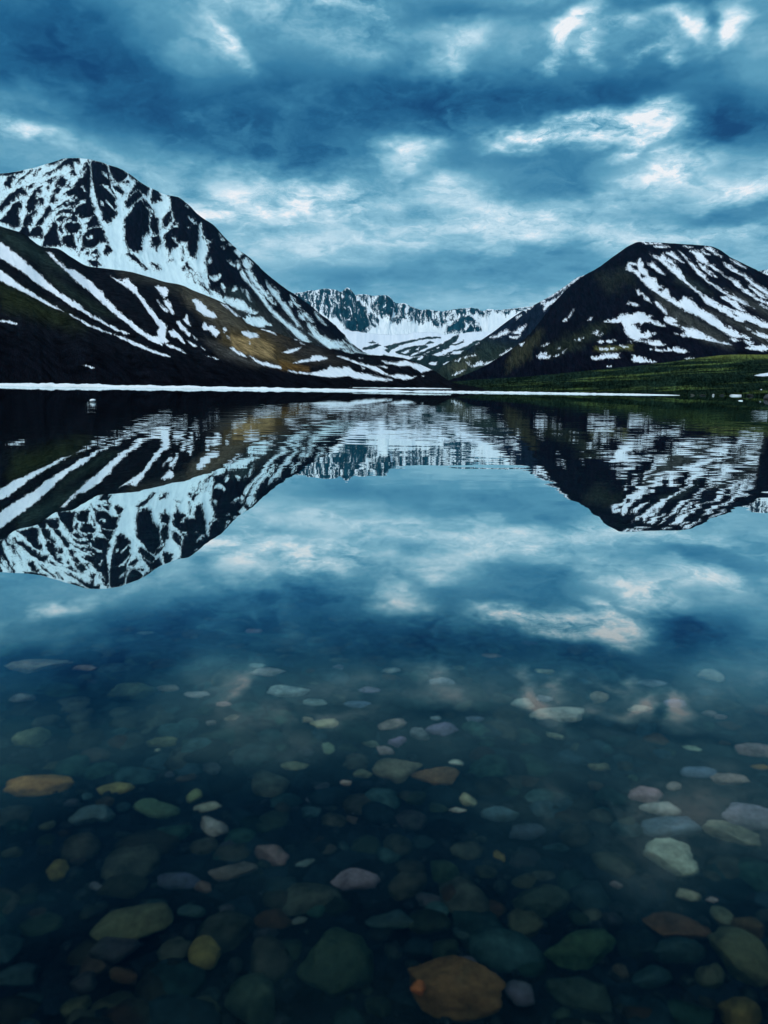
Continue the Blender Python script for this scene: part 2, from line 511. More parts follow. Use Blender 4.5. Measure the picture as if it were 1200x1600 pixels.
# ---- far cirque wall at the head of the valley
far_ridge = [(400, 470, 7400), (440, 460, 7400), (465, 457, 7400), (490, 454, 7300), (510, 451, 7300), (523, 452, 7300), (532, 456, 7300), (543, 449, 7200),
             (549, 453, 7200), (556, 461, 7200), (570, 459, 7300), (582, 462, 7300), (600, 461, 7300), (607, 463, 7300), (620, 473, 7400),
             (632, 474, 7400), (640, 478, 7400), (655, 483, 7500), (675, 485, 7500), (690, 486, 7500), (705, 484, 7500), (720, 482, 7500),
             (735, 481, 7400), (745, 482, 7400), (755, 486, 7400), (765, 483, 7400), (780, 484, 7400), (800, 482, 7400), (815, 480, 7400),
             (850, 478, 7400), (900, 474, 7400), (960, 466, 7400)]
far_foot = [(x + (8 if x < 560 else 0), 548, 5600) for x, y, d in far_ridge]
far_ops = [
    ('s', [(380, 430), (980, 430), (980, 560), (380, 560)]),
    # left wall: thin snow chutes in rock
    ('m', [(440, 440), (465, 455), (510, 448), (530, 452), (540, 447), (548, 450), (556, 458), (590, 458), (606, 460), (620, 470), (640, 475), (660, 481),
           (735, 478), (760, 483), (820, 478), (860, 474), (860, 486), (800, 490), (790, 496), (770, 490), (762, 496), (750, 492), (735, 490), (716, 495),
           (705, 503), (690, 510), (680, 514), (672, 506), (660, 510), (648, 503), (640, 506), (630, 500), (612, 506), (600, 498), (590, 508),
           (578, 500), (566, 512), (550, 512), (520, 500), (500, 490), (470, 478)], -1.2),
    # solid dark faces
    ('m', [(524, 466), (540, 452), (546, 451), (556, 466), (566, 480), (583, 502), (586, 515), (575, 512), (560, 525), (548, 522), (540, 513), (530, 500), (522, 490)], -3.4),
    ('r', [(540, 500), (560, 498), (582, 505), (590, 512), (576, 516), (570, 524), (560, 522), (552, 518), (540, 514), (537, 508)]),
    ('s', [(555, 463), (562, 465), (575, 478), (590, 492), (598, 500), (592, 500), (578, 487), (562, 473)]),
    ('m', [(594, 462), (606, 462), (616, 480), (614, 502), (606, 500), (598, 492), (590, 488), (590, 470)], -4.5),
    ('s', [(614, 484), (618, 482), (620, 500), (615, 508), (612, 498)]),
    ('m', [(614, 497), (626, 492), (628, 506), (621, 510), (615, 506)], -4.0),
    ('r', [(694, 522), (701, 510), (715, 500), (722, 495), (733, 492), (740, 497), (745, 506), (750, 513), (753, 520), (737, 522), (720, 521), (708, 520)]),
    ('s', [(733, 505), (736, 506), (727, 520), (723, 521)]), ('s', [(738, 510), (744, 507), (742, 512)]),
    ('m', [(735, 480), (750, 482), (760, 490), (765, 497), (756, 498), (745, 494), (736, 490)], -3.0),
    ('s', [(762, 484), (772, 484), (780, 492), (800, 500), (800, 516), (756, 519), (750, 508), (745, 500), (752, 496), (764, 497)]),
]
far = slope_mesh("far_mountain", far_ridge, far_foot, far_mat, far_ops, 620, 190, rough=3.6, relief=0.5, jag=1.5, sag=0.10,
                 start=-CL, tint=tint_layers((.006, .034, .050), [], 11, .4), seed=4, ribs=9.0)  # teal of distant haze painted into the rock colour
tag(far, label="far jagged snowy mountain wall closing the head of the valley", cat="mountain")

# ---- another snowy top peeping over the right shoulder
peep = slope_mesh("distant_mountain", [(1120, 470, 4300), (1160, 440, 4200), (1180, 426, 4200), (1188, 423, 4200), (1200, 421, 4200), (1225, 416, 4200), (1260, 430, 4200), (1320, 470, 4300)],
                  [(1120, 600, 3300), (1160, 600, 3300), (1180, 600, 3300), (1188, 600, 3300), (1200, 600, 3300), (1225, 600, 3300), (1260, 600, 3300), (1320, 600, 3300)],
                  far_mat, [('s', [(1100, 400), (1262, 400), (1262, 600), (1100, 600)]), ('m', [(1180, 420), (1262, 410), (1262, 440), (1200, 436), (1186, 430)], -.6)],
                  160, 120, rough=2.0, tint=tint_layers((.014, .024, .034), [], 12, .5), seed=6, ribs=9.0)
tag(peep, label="distant snowy top peeping over the slope of the flat topped mountain", cat="mountain")

# ---- valley floor: snowfield below with dark moraine stripes
vt = [(400, 520, 5400), (480, 520, 5400), (540, 516, 5400), (580, 521, 5400), (620, 523, 5400), (660, 519, 5400), (700, 522, 5400), (740, 519, 5400), (780, 517, 5400), (820, 517, 5400), (900, 517, 5400)]
vf = [(330, 604, 700), (440, 604, 700), (530, 604, 700), (585, 604, 700), (620, 604, 700), (650, 604, 700), (690, 604, 700), (730, 604, 700), (780, 604, 700), (840, 604, 700), (980, 604, 700)]
v_ops = [
    ('s', [(380, 490), (930, 490), (930, 545), (745, 548), (700, 556), (660, 557), (640, 560), (600, 556), (540, 556), (380, 560)]),
    ('r', [(576, 534), (583, 533), (591, 537), (580, 537)]), ('r', [(562, 546), (575, 541), (590, 537), (598, 540), (585, 544), (570, 548)]),
    ('r', [(600, 541), (625, 535), (650, 530), (670, 526), (690, 526), (688, 529), (665, 530), (640, 536), (605, 545)]),
    ('r', [(600, 547), (612, 541), (628, 538), (615, 545), (606, 551)]),
    ('r', [(617, 550), (630, 544), (650, 539), (667, 540), (669, 543), (650, 551), (640, 556), (622, 553)]),
    ('s', [(628, 551), (642, 545), (640, 549), (632, 553)]), ('s', [(648, 547), (656, 543), (654, 548)]),
    ('r', [(664, 538), (672, 532), (679, 535), (676, 537), (668, 538)]),
    ('r', [(664, 553), (684, 544), (694, 535), (702, 530), (715, 522), (719, 523), (712, 534), (700, 544), (682, 553), (668, 556)]),
    ('r', [(640, 557), (662, 549), (680, 541), (690, 536), (693, 538), (676, 548), (655, 557), (648, 559)]),
    ('r', [(705, 541), (716, 535), (725, 531), (724, 535), (714, 540)]),
    ('r', [(692, 554), (712, 547), (728, 541), (742, 533), (764, 528), (766, 532), (750, 541), (735, 549), (722, 553), (706, 557)]),
    ('r', [(640, 562), (664, 555), (700, 556), (726, 554), (760, 543), (800, 536), (800, 600), (560, 600), (560, 556), (600, 555), (622, 558)]),
    ('s', [(652, 562), (660, 556), (663, 557), (656, 563)]), ('s', [(700, 553), (712, 549), (726, 547), (718, 553), (704, 554)]),
    ('s', [(669, 567), (683, 565), (681, 570), (673, 570)]), ('s', [(690, 569), (697, 566), (704, 565), (695, 571)]),
    ('s', [(630, 561), (640, 558), (648, 558), (636, 563)]),
]
valley = slope_mesh("valley_floor", vt, vf, valley_mat, v_ops, 520, 150, rough=0.7, relief=0.08, jag=1.6, sag=0.30,
                    tint=tint_layers((.018, .034, .036), [([(560, 556), (820, 545), (820, 610), (560, 610)], (.010, .020, .020), 10)], 13, .5), seed=8, ribs=30, back=0.02)
tag(valley, label="snow striped valley floor rising to the far mountain wall", cat="valley")

# ---- dark blue spur running down behind the flat topped mountain
spur_r = [(640, 601, 1500), (665, 589, 1700), (700, 566, 2000), (735, 543, 2300), (770, 519, 2600), (800, 497, 2900), (822, 483, 3000), (845, 471, 3050), (865, 459, 3100), (885, 446, 3100), (903, 433, 3100),
          (912, 430, 3100), (940, 418, 3100), (1000, 400, 3100)]
spur_f = [(640, 606, 1200), (668, 606, 1200), (712, 606, 1200), (760, 606, 1200), (805, 606, 1250), (845, 606, 1300), (870, 606, 1300), (892, 606, 1300), (915, 606, 1300), (940, 606, 1300), (960, 606, 1300),
          (975, 606, 1300), (1000, 606, 1300), (1060, 606, 1300)]
spur_ops = [('s', p) for p in (
    [(845, 472), (862, 461), (880, 449), (900, 435), (908, 430), (903, 437), (884, 449), (866, 461), (850, 471)],
    [(847, 474), (857, 472), (871, 465), (880, 457), (886, 454), (880, 462), (868, 471), (858, 478), (850, 486), (850, 479)],
    [(858, 464), (868, 458), (874, 455), (868, 461), (860, 465)], [(886, 450), (896, 444), (902, 440), (896, 447), (889, 451)],
    [(905, 433), (912, 430), (914, 433)], [(818, 484), (830, 478), (833, 477), (822, 488)], [(806, 496), (813, 492), (814, 494), (808, 500)],
    [(801, 522), (809, 515), (822, 508), (818, 516), (812, 523)], [(800, 527), (813, 524), (812, 528), (800, 530)],
    [(766, 527), (778, 522), (792, 516), (797, 520), (785, 525), (770, 528)], [(793, 529), (800, 526), (804, 529)],
    [(737, 573), (748, 565), (755, 567), (775, 563), (782, 561), (777, 567), (760, 570), (742, 573)], [(780, 555), (790, 549), (800, 545), (812, 541), (800, 549), (785, 555)],
    [(795, 562), (804, 558), (813, 556), (802, 561)], [(707, 586), (720, 580), (725, 578), (720, 583), (710, 587)], [(733, 557), (743, 553), (743, 556)],
    [(709, 564), (720, 561), (717, 565)], [(740, 536), (748, 535), (744, 538)], [(729, 568), (735, 566), (733, 570)], [(725, 559), (731, 557), (730, 560)],
    [(776, 597), (780, 596), (779, 598)])]
spur = slope_mesh("mountain_spur", spur_r, spur_f, right_mat, spur_ops, 430, 200, rough=1.6, relief=0.15, jag=0.6, sag=0.05,
                  tint=tint_layers((.006, .010, .020), [([(690, 560), (760, 535), (840, 545), (850, 606), (640, 606)], (.016, .026, .022), 14),
                                                        ([(700, 575), (740, 555), (745, 560), (715, 585)], (.05, .055, .035), 8)], 15, .5), seed=12, ribs=16)
tag(spur, label="dark blue mountain spur dropping to the valley with scattered snow patches", cat="mountain spur")

# ---- flat topped mountain on the right
rr_ = [(690, 600, 1100), (745, 578, 1300), (800, 545, 1500), (828, 522, 1650), (850, 494, 1750), (870, 468, 1850), (893, 445, 1900), (915, 429, 1950), (935, 418, 2000), (950, 407, 2000), (968, 394, 2000), (985, 383, 2000), (1000, 378, 2000),
       (1030, 379, 2000), (1060, 381, 2000), (1090, 383, 2000), (1110, 385, 2000), (1124, 390, 2000), (1138, 400, 2000), (1160, 411, 2000), (1182, 422, 2000), (1202, 432, 2000), (1260, 462, 2000), (1360, 505, 2000), (1470, 545, 1900), (1650, 585, 1750), (1850, 612, 1500)]
rf_ = [(690, 607, 950), (750, 606, 900), (808, 605, 880), (845, 605, 870), (885, 605, 860), (930, 605, 850), (975, 605, 840), (1015, 605, 830), (1050, 605, 830), (1085, 605, 830), (1120, 605, 830), (1160, 605, 830), (1195, 605, 830),
       (1250, 605, 830), (1300, 605, 830), (1345, 605, 830), (1380, 605, 830), (1410, 605, 830), (1440, 605, 830), (1480, 605, 830), (1520, 605, 830), (1560, 605, 830), (1640, 605, 830), (1740, 610, 830), (1820, 612, 830), (1980, 616, 830), (2200, 621, 830)]
RS = [
    [(1003, 378.5), (1030, 379.5), (1034, 381.5), (1008, 381.5)], [(1022, 385), (1042, 384.5), (1046, 387), (1026, 387.5)], [(1068, 385), (1081, 386), (1074, 388)],
    [(980, 412), (984, 409), (994, 412), (1001, 404), (1006, 418), (1012, 424), (1013, 431), (1017, 434), (1024, 434), (1027, 443), (1034, 450), (1041, 453), (1048, 463), (1057, 469), (1062, 472), (1067, 464), (1078, 466),
     (1084, 475), (1095, 484), (1105, 486), (1117, 496), (1133, 509), (1150, 518), (1165, 526), (1172, 531), (1160, 528), (1150, 527), (1140, 525), (1125, 514), (1110, 507), (1095, 497), (1080, 490), (1065, 482), (1050, 474), (1035, 463), (1020, 455), (1004, 440), (990, 425), (979, 422)],
    [(1016, 396), (1030, 403), (1036, 397), (1042, 404), (1052, 408), (1058, 418), (1065, 425), (1070, 437), (1074, 443), (1082, 447), (1092, 457), (1100, 463), (1110, 466), (1125, 477), (1145, 486), (1155, 486), (1168, 490), (1180, 497), (1195, 503), (1205, 506),
     (1205, 513), (1190, 511), (1178, 505), (1165, 500), (1160, 504), (1150, 501), (1135, 492), (1115, 480), (1102, 473), (1092, 460), (1080, 450), (1068, 441), (1055, 430), (1045, 420), (1035, 410), (1025, 404)],
    [(1041, 396), (1050, 394), (1060, 403), (1069, 410), (1060, 408)], [(1061, 393), (1066, 396), (1072, 402), (1077, 409), (1071, 404)],
    [(1010, 409), (1016, 412), (1022, 410), (1026, 417), (1032, 424), (1039, 430), (1030, 427), (1020, 420)],
    [(1073, 406), (1085, 414), (1093, 422), (1102, 431), (1107, 440), (1117, 446), (1128, 451), (1140, 461), (1155, 467), (1168, 476), (1179, 482), (1165, 477), (1150, 471), (1135, 461), (1120, 450), (1105, 441), (1093, 431), (1083, 419)],
    [(1078, 392), (1091, 392), (1100, 400), (1106, 411), (1118, 416), (1124, 424), (1130, 430), (1120, 424), (1108, 416), (1096, 411), (1088, 405), (1086, 399)],
    [(1089, 409), (1100, 417), (1110, 425), (1119, 434), (1110, 430), (1098, 420)], [(1101, 385.5), (1112, 388), (1119, 396), (1127, 402), (1117, 397), (1106, 391)],
    [(1096, 391), (1102, 394), (1109, 399), (1102, 398)], [(1129, 410), (1142, 416), (1156, 426), (1161, 431), (1150, 427), (1137, 419)],
    [(1131, 431), (1140, 436), (1150, 438), (1160, 449), (1170, 456), (1185, 465), (1205, 475), (1205, 478), (1183, 468), (1170, 460), (1155, 451), (1143, 440)],
    [(1160, 427), (1170, 434), (1178, 443), (1190, 449), (1205, 459), (1205, 465), (1188, 455), (1174, 444), (1165, 436)], [(1168, 445), (1180, 452), (1190, 461), (1205, 470), (1192, 466), (1178, 457)],
    [(1127, 465), (1133, 463), (1148, 471), (1160, 481), (1166, 488), (1156, 485), (1145, 478)], [(1140, 405), (1155, 412), (1165, 420), (1150, 413)],
    [(1185, 474), (1195, 479), (1205, 485), (1195, 481)], [(1176, 520), (1186, 519), (1195, 523), (1205, 526), (1205, 530), (1190, 528)],
    [(1141, 529), (1150, 528), (1156, 532), (1147, 534)], [(1160, 528), (1170, 533), (1182, 537), (1168, 538)], [(1163, 543), (1175, 541), (1190, 539), (1205, 543), (1205, 547), (1188, 549), (1170, 545)],
    [(1165, 512), (1176, 516), (1170, 516)], [(1197, 531), (1205, 533), (1205, 536)],
    [(945, 503), (953, 500), (960, 499), (972, 492), (985, 491), (1000, 487), (1010, 492), (1020, 494), (1014, 498), (1025, 502), (1035, 507), (1040, 511), (1030, 510), (1018, 505), (1010, 503), (1000, 507), (990, 505), (996, 511), (1003, 519), (1012, 520), (1024, 521), (1015, 527), (1000, 528), (1000, 534), (992, 532), (985, 528), (978, 522), (977, 512), (970, 505), (960, 505)],
    [(1000, 533), (1010, 531), (1020, 533), (1030, 532), (1037, 539), (1026, 541), (1010, 537)], [(1000, 519), (1012, 518), (1024, 520), (1012, 525), (1000, 527)],
    [(1023, 472), (1032, 475), (1040, 484), (1042, 493), (1036, 488), (1029, 480)], [(1005, 462), (1012, 465), (1019, 474), (1010, 470)],
    [(1040, 495), (1050, 497), (1058, 503), (1051, 504), (1066, 511), (1075, 511), (1085, 514), (1100, 523), (1120, 532), (1132, 535), (1143, 539), (1125, 537), (1108, 533), (1090, 530), (1075, 527), (1055, 522), (1072, 524), (1071, 518), (1060, 511), (1048, 508), (1037, 501)],
    [(1017, 546), (1040, 546), (1055, 544), (1068, 545), (1075, 550), (1066, 553), (1055, 549), (1035, 549)], [(986, 560), (990, 556.5), (1000, 556.5), (1010, 562), (1028, 567), (1010, 567), (989, 566)],
    [(924, 559.5), (934, 558), (937, 554), (950, 553), (968, 552.5), (966, 558), (967, 560), (950, 560), (940, 562), (929, 564)],
    [(936, 544.5), (960, 543.5), (962, 546), (938, 547)], [(969, 540), (981, 542), (974, 544)], [(933, 535), (945, 533), (940, 536)], [(946, 534), (962, 532), (955, 536)], [(982, 533.5), (990, 533), (988, 535)],
    [(839, 557), (846, 552), (855, 551), (854, 554), (848, 555), (860, 556), (859, 560), (843, 560)], [(868, 544), (875, 544.5), (872, 546.5)], [(878, 552), (884, 547), (882, 551)], [(866, 557), (874, 553.5), (870, 557)], [(899, 532), (911, 528), (905, 532)],
    [(880, 503), (886, 497), (896, 485), (893, 492), (885, 501)], [(917, 501), (925, 496), (923, 500)], [(978, 475), (988, 473), (991, 471), (998, 479), (990, 478)], [(994, 455), (997, 453), (1003, 460), (997, 462)],
    [(847, 541), (858, 537), (850, 542)], [(950, 573), (955, 571.5), (956, 574)], [(1070, 560.5), (1080, 559), (1085, 561.5), (1075, 562)], [(926, 521), (935, 517), (934, 522)], [(930, 523), (942, 523), (936, 526)], [(812, 538), (818, 536), (814, 540)]]
RR = [[(985, 413), (994, 414), (998, 422), (990, 420)], [(1002, 427), (1009, 431), (1005, 434), (1001, 431)], [(1029, 451), (1036, 452), (1035, 457), (1030, 454)], [(1040, 407), (1046, 411), (1044, 413)], [(1047, 411), (1052, 414), (1050, 418)],
      [(988, 506), (996, 504), (1006, 507), (998, 509)], [(1146, 492), (1153, 494), (1149, 495)], [(1056, 466), (1063, 468), (1059, 471)]]
r_ops = [('s', p) for p in RS] + [('r', p) for p in RR]
MOSS, SCREE, BROWN = (.020, .030, .016), (.036, .040, .038), (.075, .062, .040)
right = slope_mesh("flat_topped_mountain", rr_, rf_, right_mat, r_ops, 700, 300, rough=1.6, relief=0.22, jag=0.5, sag=0.04,
                   tint=tint_layers(ROCK, [
                       ([(1020, 455), (1070, 490), (1130, 525), (1145, 545), (1100, 535), (1060, 510), (1030, 475)], SCREE, 8),
                       ([(1105, 485), (1180, 530), (1205, 545), (1205, 515), (1150, 505)], SCREE, 8), ([(1130, 455), (1205, 500), (1205, 485), (1150, 460)], SCREE, 8),
                       ([(1050, 420), (1110, 460), (1060, 445)], (.018, .026, .026), 8),
                       ([(800, 545), (845, 515), (850, 525), (830, 560), (790, 585)], (.026, .028, .018), 7), ([(900, 520), (940, 505), (960, 512), (900, 545), (860, 560), (850, 545)], (.016, .021, .015), 10),
                       ([(930, 430), (980, 420), (990, 440), (950, 460)], (.013, .016, .014), 12), ([(930, 545), (990, 540), (990, 548), (930, 550)], (.08, .085, .03), 4)], 17, .55), seed=15, ribs=16, edge=-1.0, beyond=-100)
tag(right, label="dark flat topped mountain with slanting snow gullies and a green foot", cat="mountain")

# ---- green lower slope on the right shore
gt_ = [(600, 603, 620), (650, 601, 640), (700, 597, 660), (750, 593, 680), (800, 590, 700), (850, 586, 720), (900, 581, 730), (950, 576, 740), (1000, 571, 740), (1050, 565, 740), (1100, 558, 740), (1150, 554, 740), (1200, 554, 740), (1280, 552, 740), (1400, 552, 740), (1700, 580, 700), (2200, 618, 560)]
gf_ = [(x, w, 258) for x, w in ((590, 613), (642, 613.5), (694, 614), (746, 614.5), (800, 615), (850, 616), (900, 616.5), (950, 617), (1000, 617.5), (1060, 618.2), (1115, 619), (1170, 619.5), (1225, 620), (1310, 621), (1440, 623.3), (1750, 628), (2400, 637))]
g_ops = [('s', [(1176, 587), (1190, 584), (1205, 581), (1205, 587), (1190, 588)]), ('s', [(1187, 608.5), (1191, 608), (1190, 610)])]
GRN = (.007, .015, .010)


def turf_tint(X, Y, uv):
    a, b = X, Y
    sl = b + (a - 700) * 0.055
    st = fbm(a / 120, sl / 3.2, 4, 31, 0.55)
    st2 = fbm(a / 60, sl / 1.7, 3, 37, 0.55)
    k = np.clip((st * 2.2 + st2 * 1.2 - .12) * 2.0, 0, 1)[..., None]
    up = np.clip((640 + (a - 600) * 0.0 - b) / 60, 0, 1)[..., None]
    rightward = np.clip((a - 760) / 150, 0.15, 1)[..., None]  # streaks turn paler green towards the right
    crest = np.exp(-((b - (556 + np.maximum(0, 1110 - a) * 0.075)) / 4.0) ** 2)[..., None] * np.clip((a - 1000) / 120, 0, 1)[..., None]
    c = np.array(GRN) * (1 - k) + np.array((.052, .080, .024)) * k * rightward + np.array((.016, .03, .014)) * k * (1 - rightward)
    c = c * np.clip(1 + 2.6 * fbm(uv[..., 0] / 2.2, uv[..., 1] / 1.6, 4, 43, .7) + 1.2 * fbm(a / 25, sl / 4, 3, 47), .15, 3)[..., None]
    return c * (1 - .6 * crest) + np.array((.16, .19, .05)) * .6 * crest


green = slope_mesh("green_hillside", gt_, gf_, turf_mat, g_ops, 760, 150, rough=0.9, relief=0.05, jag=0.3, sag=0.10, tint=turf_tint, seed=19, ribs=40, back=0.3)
tag(green, label="low green hillside along the shore under the flat topped mountain", cat="hillside")

# ---- snowy mountain on the left
ml_r = [(-900, 560, 2300), (-620, 470, 2600), (-400, 390, 2800), (-220, 322, 2800), (-120, 290, 2700), (-60, 274, 2650), (0, 271, 2600), (36, 266, 2600), (60, 260, 2600), (80, 254, 2600), (105, 247, 2600), (125, 247, 2600), (150, 251, 2600), (172, 258, 2600), (190, 265, 2600), (205, 274, 2600), (220, 285, 2600), (240, 296, 2600),
        (262, 305, 2580), (278, 308, 2560), (292, 318, 2550), (308, 334, 2530), (320, 343, 2500), (334, 352, 2500), (350, 370, 2450), (370, 388, 2400), (390, 403, 2380), (420, 431, 2350), (445, 450, 2300), (465, 463, 2250),
        (490, 482, 2200), (520, 508, 2100), (545, 533, 2000), (565, 548, 1950), (600, 562, 1900), (640, 575, 1800)]
ml_f = [(-1100, 578, 1300), (-760, 582, 1350), (-480, 588, 1350), (-260, 594, 1350), (-160, 600, 1350), (-100, 600, 1350), (-30, 600, 1350), (20, 600, 1350), (50, 600, 1350), (80, 600, 1350), (112, 600, 1350), (140, 600, 1350), (175, 600, 1350), (205, 600, 1350), (230, 600, 1350), (255, 600, 1350), (280, 600, 1350), (310, 600, 1350),
        (340, 600, 1350), (362, 600, 1350), (385, 600, 1350), (412, 600, 1350), (432, 600, 1350), (452, 600, 1350), (475, 600, 1350), (498, 600, 1350), (518, 600, 1350), (545, 600, 1350), (565, 600, 1350), (580, 600, 1350),
        (600, 600, 1350), (620, 600, 1350), (640, 600, 1350), (655, 600, 1350), (675, 600, 1350), (700, 602, 1350)]
TA = zoomed(0, 240, 6,
    [(0, 186), (100, 180), (215, 160), (200, 185), (100, 200), (0, 205)], [(40, 290), (80, 225), (120, 200), (140, 240), (110, 250), (100, 310), (60, 305)],
    [(150, 290), (200, 230), (310, 145), (320, 155), (270, 195), (215, 240), (170, 290)], [(310, 195), (365, 145), (376, 155), (330, 200)],
    [(410, 220), (440, 180), (530, 140), (600, 70), (640, 40), (740, 45), (735, 90), (690, 90), (680, 150), (710, 190), (680, 210), (640, 180), (660, 150), (650, 120), (610, 130), (540, 160), (450, 205)],
    [(440, 100), (520, 70), (600, 45), (600, 60), (520, 90), (450, 110)],
    [(825, 65), (840, 120), (855, 200), (850, 280), (840, 340), (835, 410), (860, 470), (885, 520), (880, 560), (915, 620), (945, 665), (880, 695), (810, 705), (815, 640), (850, 600), (740, 600), (735, 570), (650, 560), (560, 560), (520, 590), (560, 530), (690, 500), (600, 490), (525, 525), (540, 490), (620, 450), (700, 400), (610, 395), (640, 350), (700, 320), (700, 290), (770, 220), (745, 190), (800, 110)],
    [(850, 62), (900, 75), (990, 100), (1015, 150), (1030, 220), (1055, 270), (1030, 330), (1080, 410), (1080, 480), (1095, 570), (1050, 600), (1030, 640), (990, 635), (960, 610), (945, 520), (920, 480), (910, 400), (890, 320), (870, 260), (855, 180)],
    [(1020, 120), (1130, 125), (1190, 190), (1180, 220), (1120, 270), (1080, 260), (1040, 180)], [(1060, 315), (1110, 305), (1165, 365), (1140, 385), (1080, 340)],
    [(-60, 520), (0, 490), (90, 390), (200, 320), (250, 370), (245, 405), (190, 400), (110, 450), (40, 530), (-60, 560)], [(250, 310), (310, 285), (320, 310), (270, 325)],
    [(310, 370), (330, 340), (345, 400), (345, 470), (330, 530), (270, 545), (245, 510), (270, 450)], [(350, 330), (395, 310), (385, 380), (355, 370)], [(360, 420), (400, 430), (420, 470), (390, 485), (365, 450)],
    [(110, 490), (200, 450), (200, 510), (165, 550), (180, 640), (190, 670), (120, 690), (20, 640), (-60, 660), (30, 610), (100, 540)], [(210, 650), (260, 580), (330, 535), (355, 550), (300, 600), (290, 670), (230, 675)],
    [(430, 520), (470, 500), (490, 545), (450, 580), (410, 640), (390, 680), (330, 680), (370, 620), (420, 570)], [(270, 780), (300, 720), (340, 690), (380, 690), (400, 750), (420, 780), (360, 785)], [(190, 740), (210, 700), (260, 690), (275, 730), (265, 790), (230, 790)],
    [(440, 265), (480, 235), (505, 260), (480, 285)], [(505, 220), (530, 215), (530, 240)], [(525, 290), (575, 210), (620, 250), (610, 310), (570, 300)], [(640, 300), (660, 270), (650, 320)],
    [(500, 350), (540, 300), (575, 345), (530, 375)], [(480, 410), (510, 380), (530, 440), (470, 465)], [(440, 320), (460, 310), (455, 335)],
    [(400, 870), (430, 770), (480, 700), (500, 650), (530, 650), (540, 760), (580, 850), (510, 870)], [(610, 680), (640, 650), (740, 650), (760, 710), (720, 740), (640, 750)], [(640, 620), (690, 570), (720, 600), (720, 640)],
    [(550, 720), (580, 640), (590, 740)], [(600, 780), (690, 770), (700, 850), (720, 900), (640, 870), (580, 830)], [(725, 830), (750, 740), (750, 780)], [(510, 640), (570, 590), (620, 600), (600, 635)],
    [(740, 940), (780, 860), (780, 780), (830, 730), (880, 700), (960, 710), (980, 780), (1010, 850), (1050, 920), (970, 945), (965, 900), (985, 840), (940, 830), (880, 880), (800, 890)],
    [(805, 945), (830, 910), (830, 945)], [(850, 950), (900, 890), (925, 940)], [(830, 1010), (900, 1010), (940, 1040), (900, 1060), (850, 1050)], [(880, 975), (920, 965), (925, 985)],
    [(1170, 640), (1210, 600), (1215, 760), (1185, 720)], [(1175, 460), (1200, 430), (1215, 450), (1200, 500)], [(1190, 860), (1215, 840), (1210, 930)], [(1150, 270), (1200, 260), (1210, 295)])
TAS = zoomed(0, 240, 6,
    [(962, 178), (975, 185), (1050, 262), (1056, 275), (1040, 262), (985, 215)], [(960, 300), (985, 305), (1090, 400), (1080, 405), (1010, 350)], [(1000, 450), (1015, 460), (1095, 545), (1085, 540), (1030, 490)], [(940, 460), (968, 465), (965, 490), (948, 485)],
    [(755, 200), (805, 150), (800, 175), (770, 215)], [(765, 310), (780, 320), (800, 360), (790, 360)], [(740, 450), (790, 440), (800, 475), (760, 470)], [(620, 460), (720, 410), (690, 440), (630, 470)], [(680, 540), (700, 490), (770, 470), (710, 500), (695, 540)],
    [(820, 800), (860, 780), (865, 800), (830, 815)], [(830, 910), (890, 885), (860, 920)], [(760, 630), (860, 600), (800, 635)])
TB = zoomed(200, 240, 6,
    [(0, 190), (60, 220), (200, 320), (165, 400), (120, 370), (80, 330), (20, 400), (0, 390), (80, 280), (20, 230)], [(0, 430), (90, 340), (130, 400), (60, 460), (20, 500), (-20, 500)], [(130, 430), (150, 425), (240, 530), (240, 552), (140, 480)],
    [(-30, 620), (40, 540), (60, 480), (120, 440), (160, 500), (200, 560), (190, 680), (200, 740), (140, 770), (130, 840), (130, 880), (90, 920), (0, 880), (-20, 800)], [(220, 570), (280, 620), (280, 680), (290, 750), (240, 750), (210, 680)],
    [(220, 800), (290, 765), (305, 840), (270, 890), (230, 860)], [(220, 380), (230, 335), (270, 345), (300, 390), (310, 430), (270, 445), (225, 455)], [(330, 620), (370, 560), (410, 540), (400, 620), (360, 690), (330, 680)],
    [(340, 360), (460, 395), (560, 460), (640, 540), (690, 590), (770, 630), (830, 710), (900, 760), (1000, 840), (1060, 900), (1130, 940), (1260, 1050), (1400, 1180), (1300, 1300), (1100, 1300), (900, 1300), (760, 1260), (740, 1080), (720, 1000), (745, 880), (730, 820), (700, 790), (680, 660), (665, 690), (670, 780), (660, 870), (640, 980), (580, 950), (560, 880), (570, 840), (500, 830), (470, 870), (430, 890), (400, 950), (375, 880), (350, 830), (350, 760), (400, 720), (440, 640), (420, 560), (400, 520), (410, 440)],
    [(0, 920), (80, 980), (180, 1075), (150, 1075), (60, 1000), (0, 950)], [(225, 1030), (280, 1050), (300, 1080), (260, 1075)], [(520, 1080), (550, 1020), (590, 1080)], [(505, 880), (515, 880), (520, 980), (510, 990)], [(385, 1000), (400, 990), (420, 1005)])
TBS = zoomed(200, 240, 6,
    [(560, 595), (590, 615), (615, 620), (640, 675), (600, 640)], [(410, 780), (430, 790), (465, 840), (440, 825)], [(430, 690), (470, 655), (470, 690)], [(555, 685), (575, 690), (565, 708)], [(545, 490), (565, 495), (560, 505)], [(860, 760), (900, 815), (880, 815)], [(935, 850), (990, 855), (960, 865)],
    [(1000, 920), (1020, 885), (1075, 935), (1045, 975)], [(1070, 1000), (1110, 975), (1160, 1030), (1150, 1080), (1110, 1080), (1080, 1045)], [(940, 1010), (1010, 1045), (1000, 1060), (960, 1040)], [(1010, 1010), (1030, 1010), (1050, 1080), (1030, 1080)], [(750, 1010), (770, 985), (785, 1010), (765, 1035)],
    [(765, 830), (785, 820), (775, 840)], [(880, 885), (905, 875), (895, 895)])
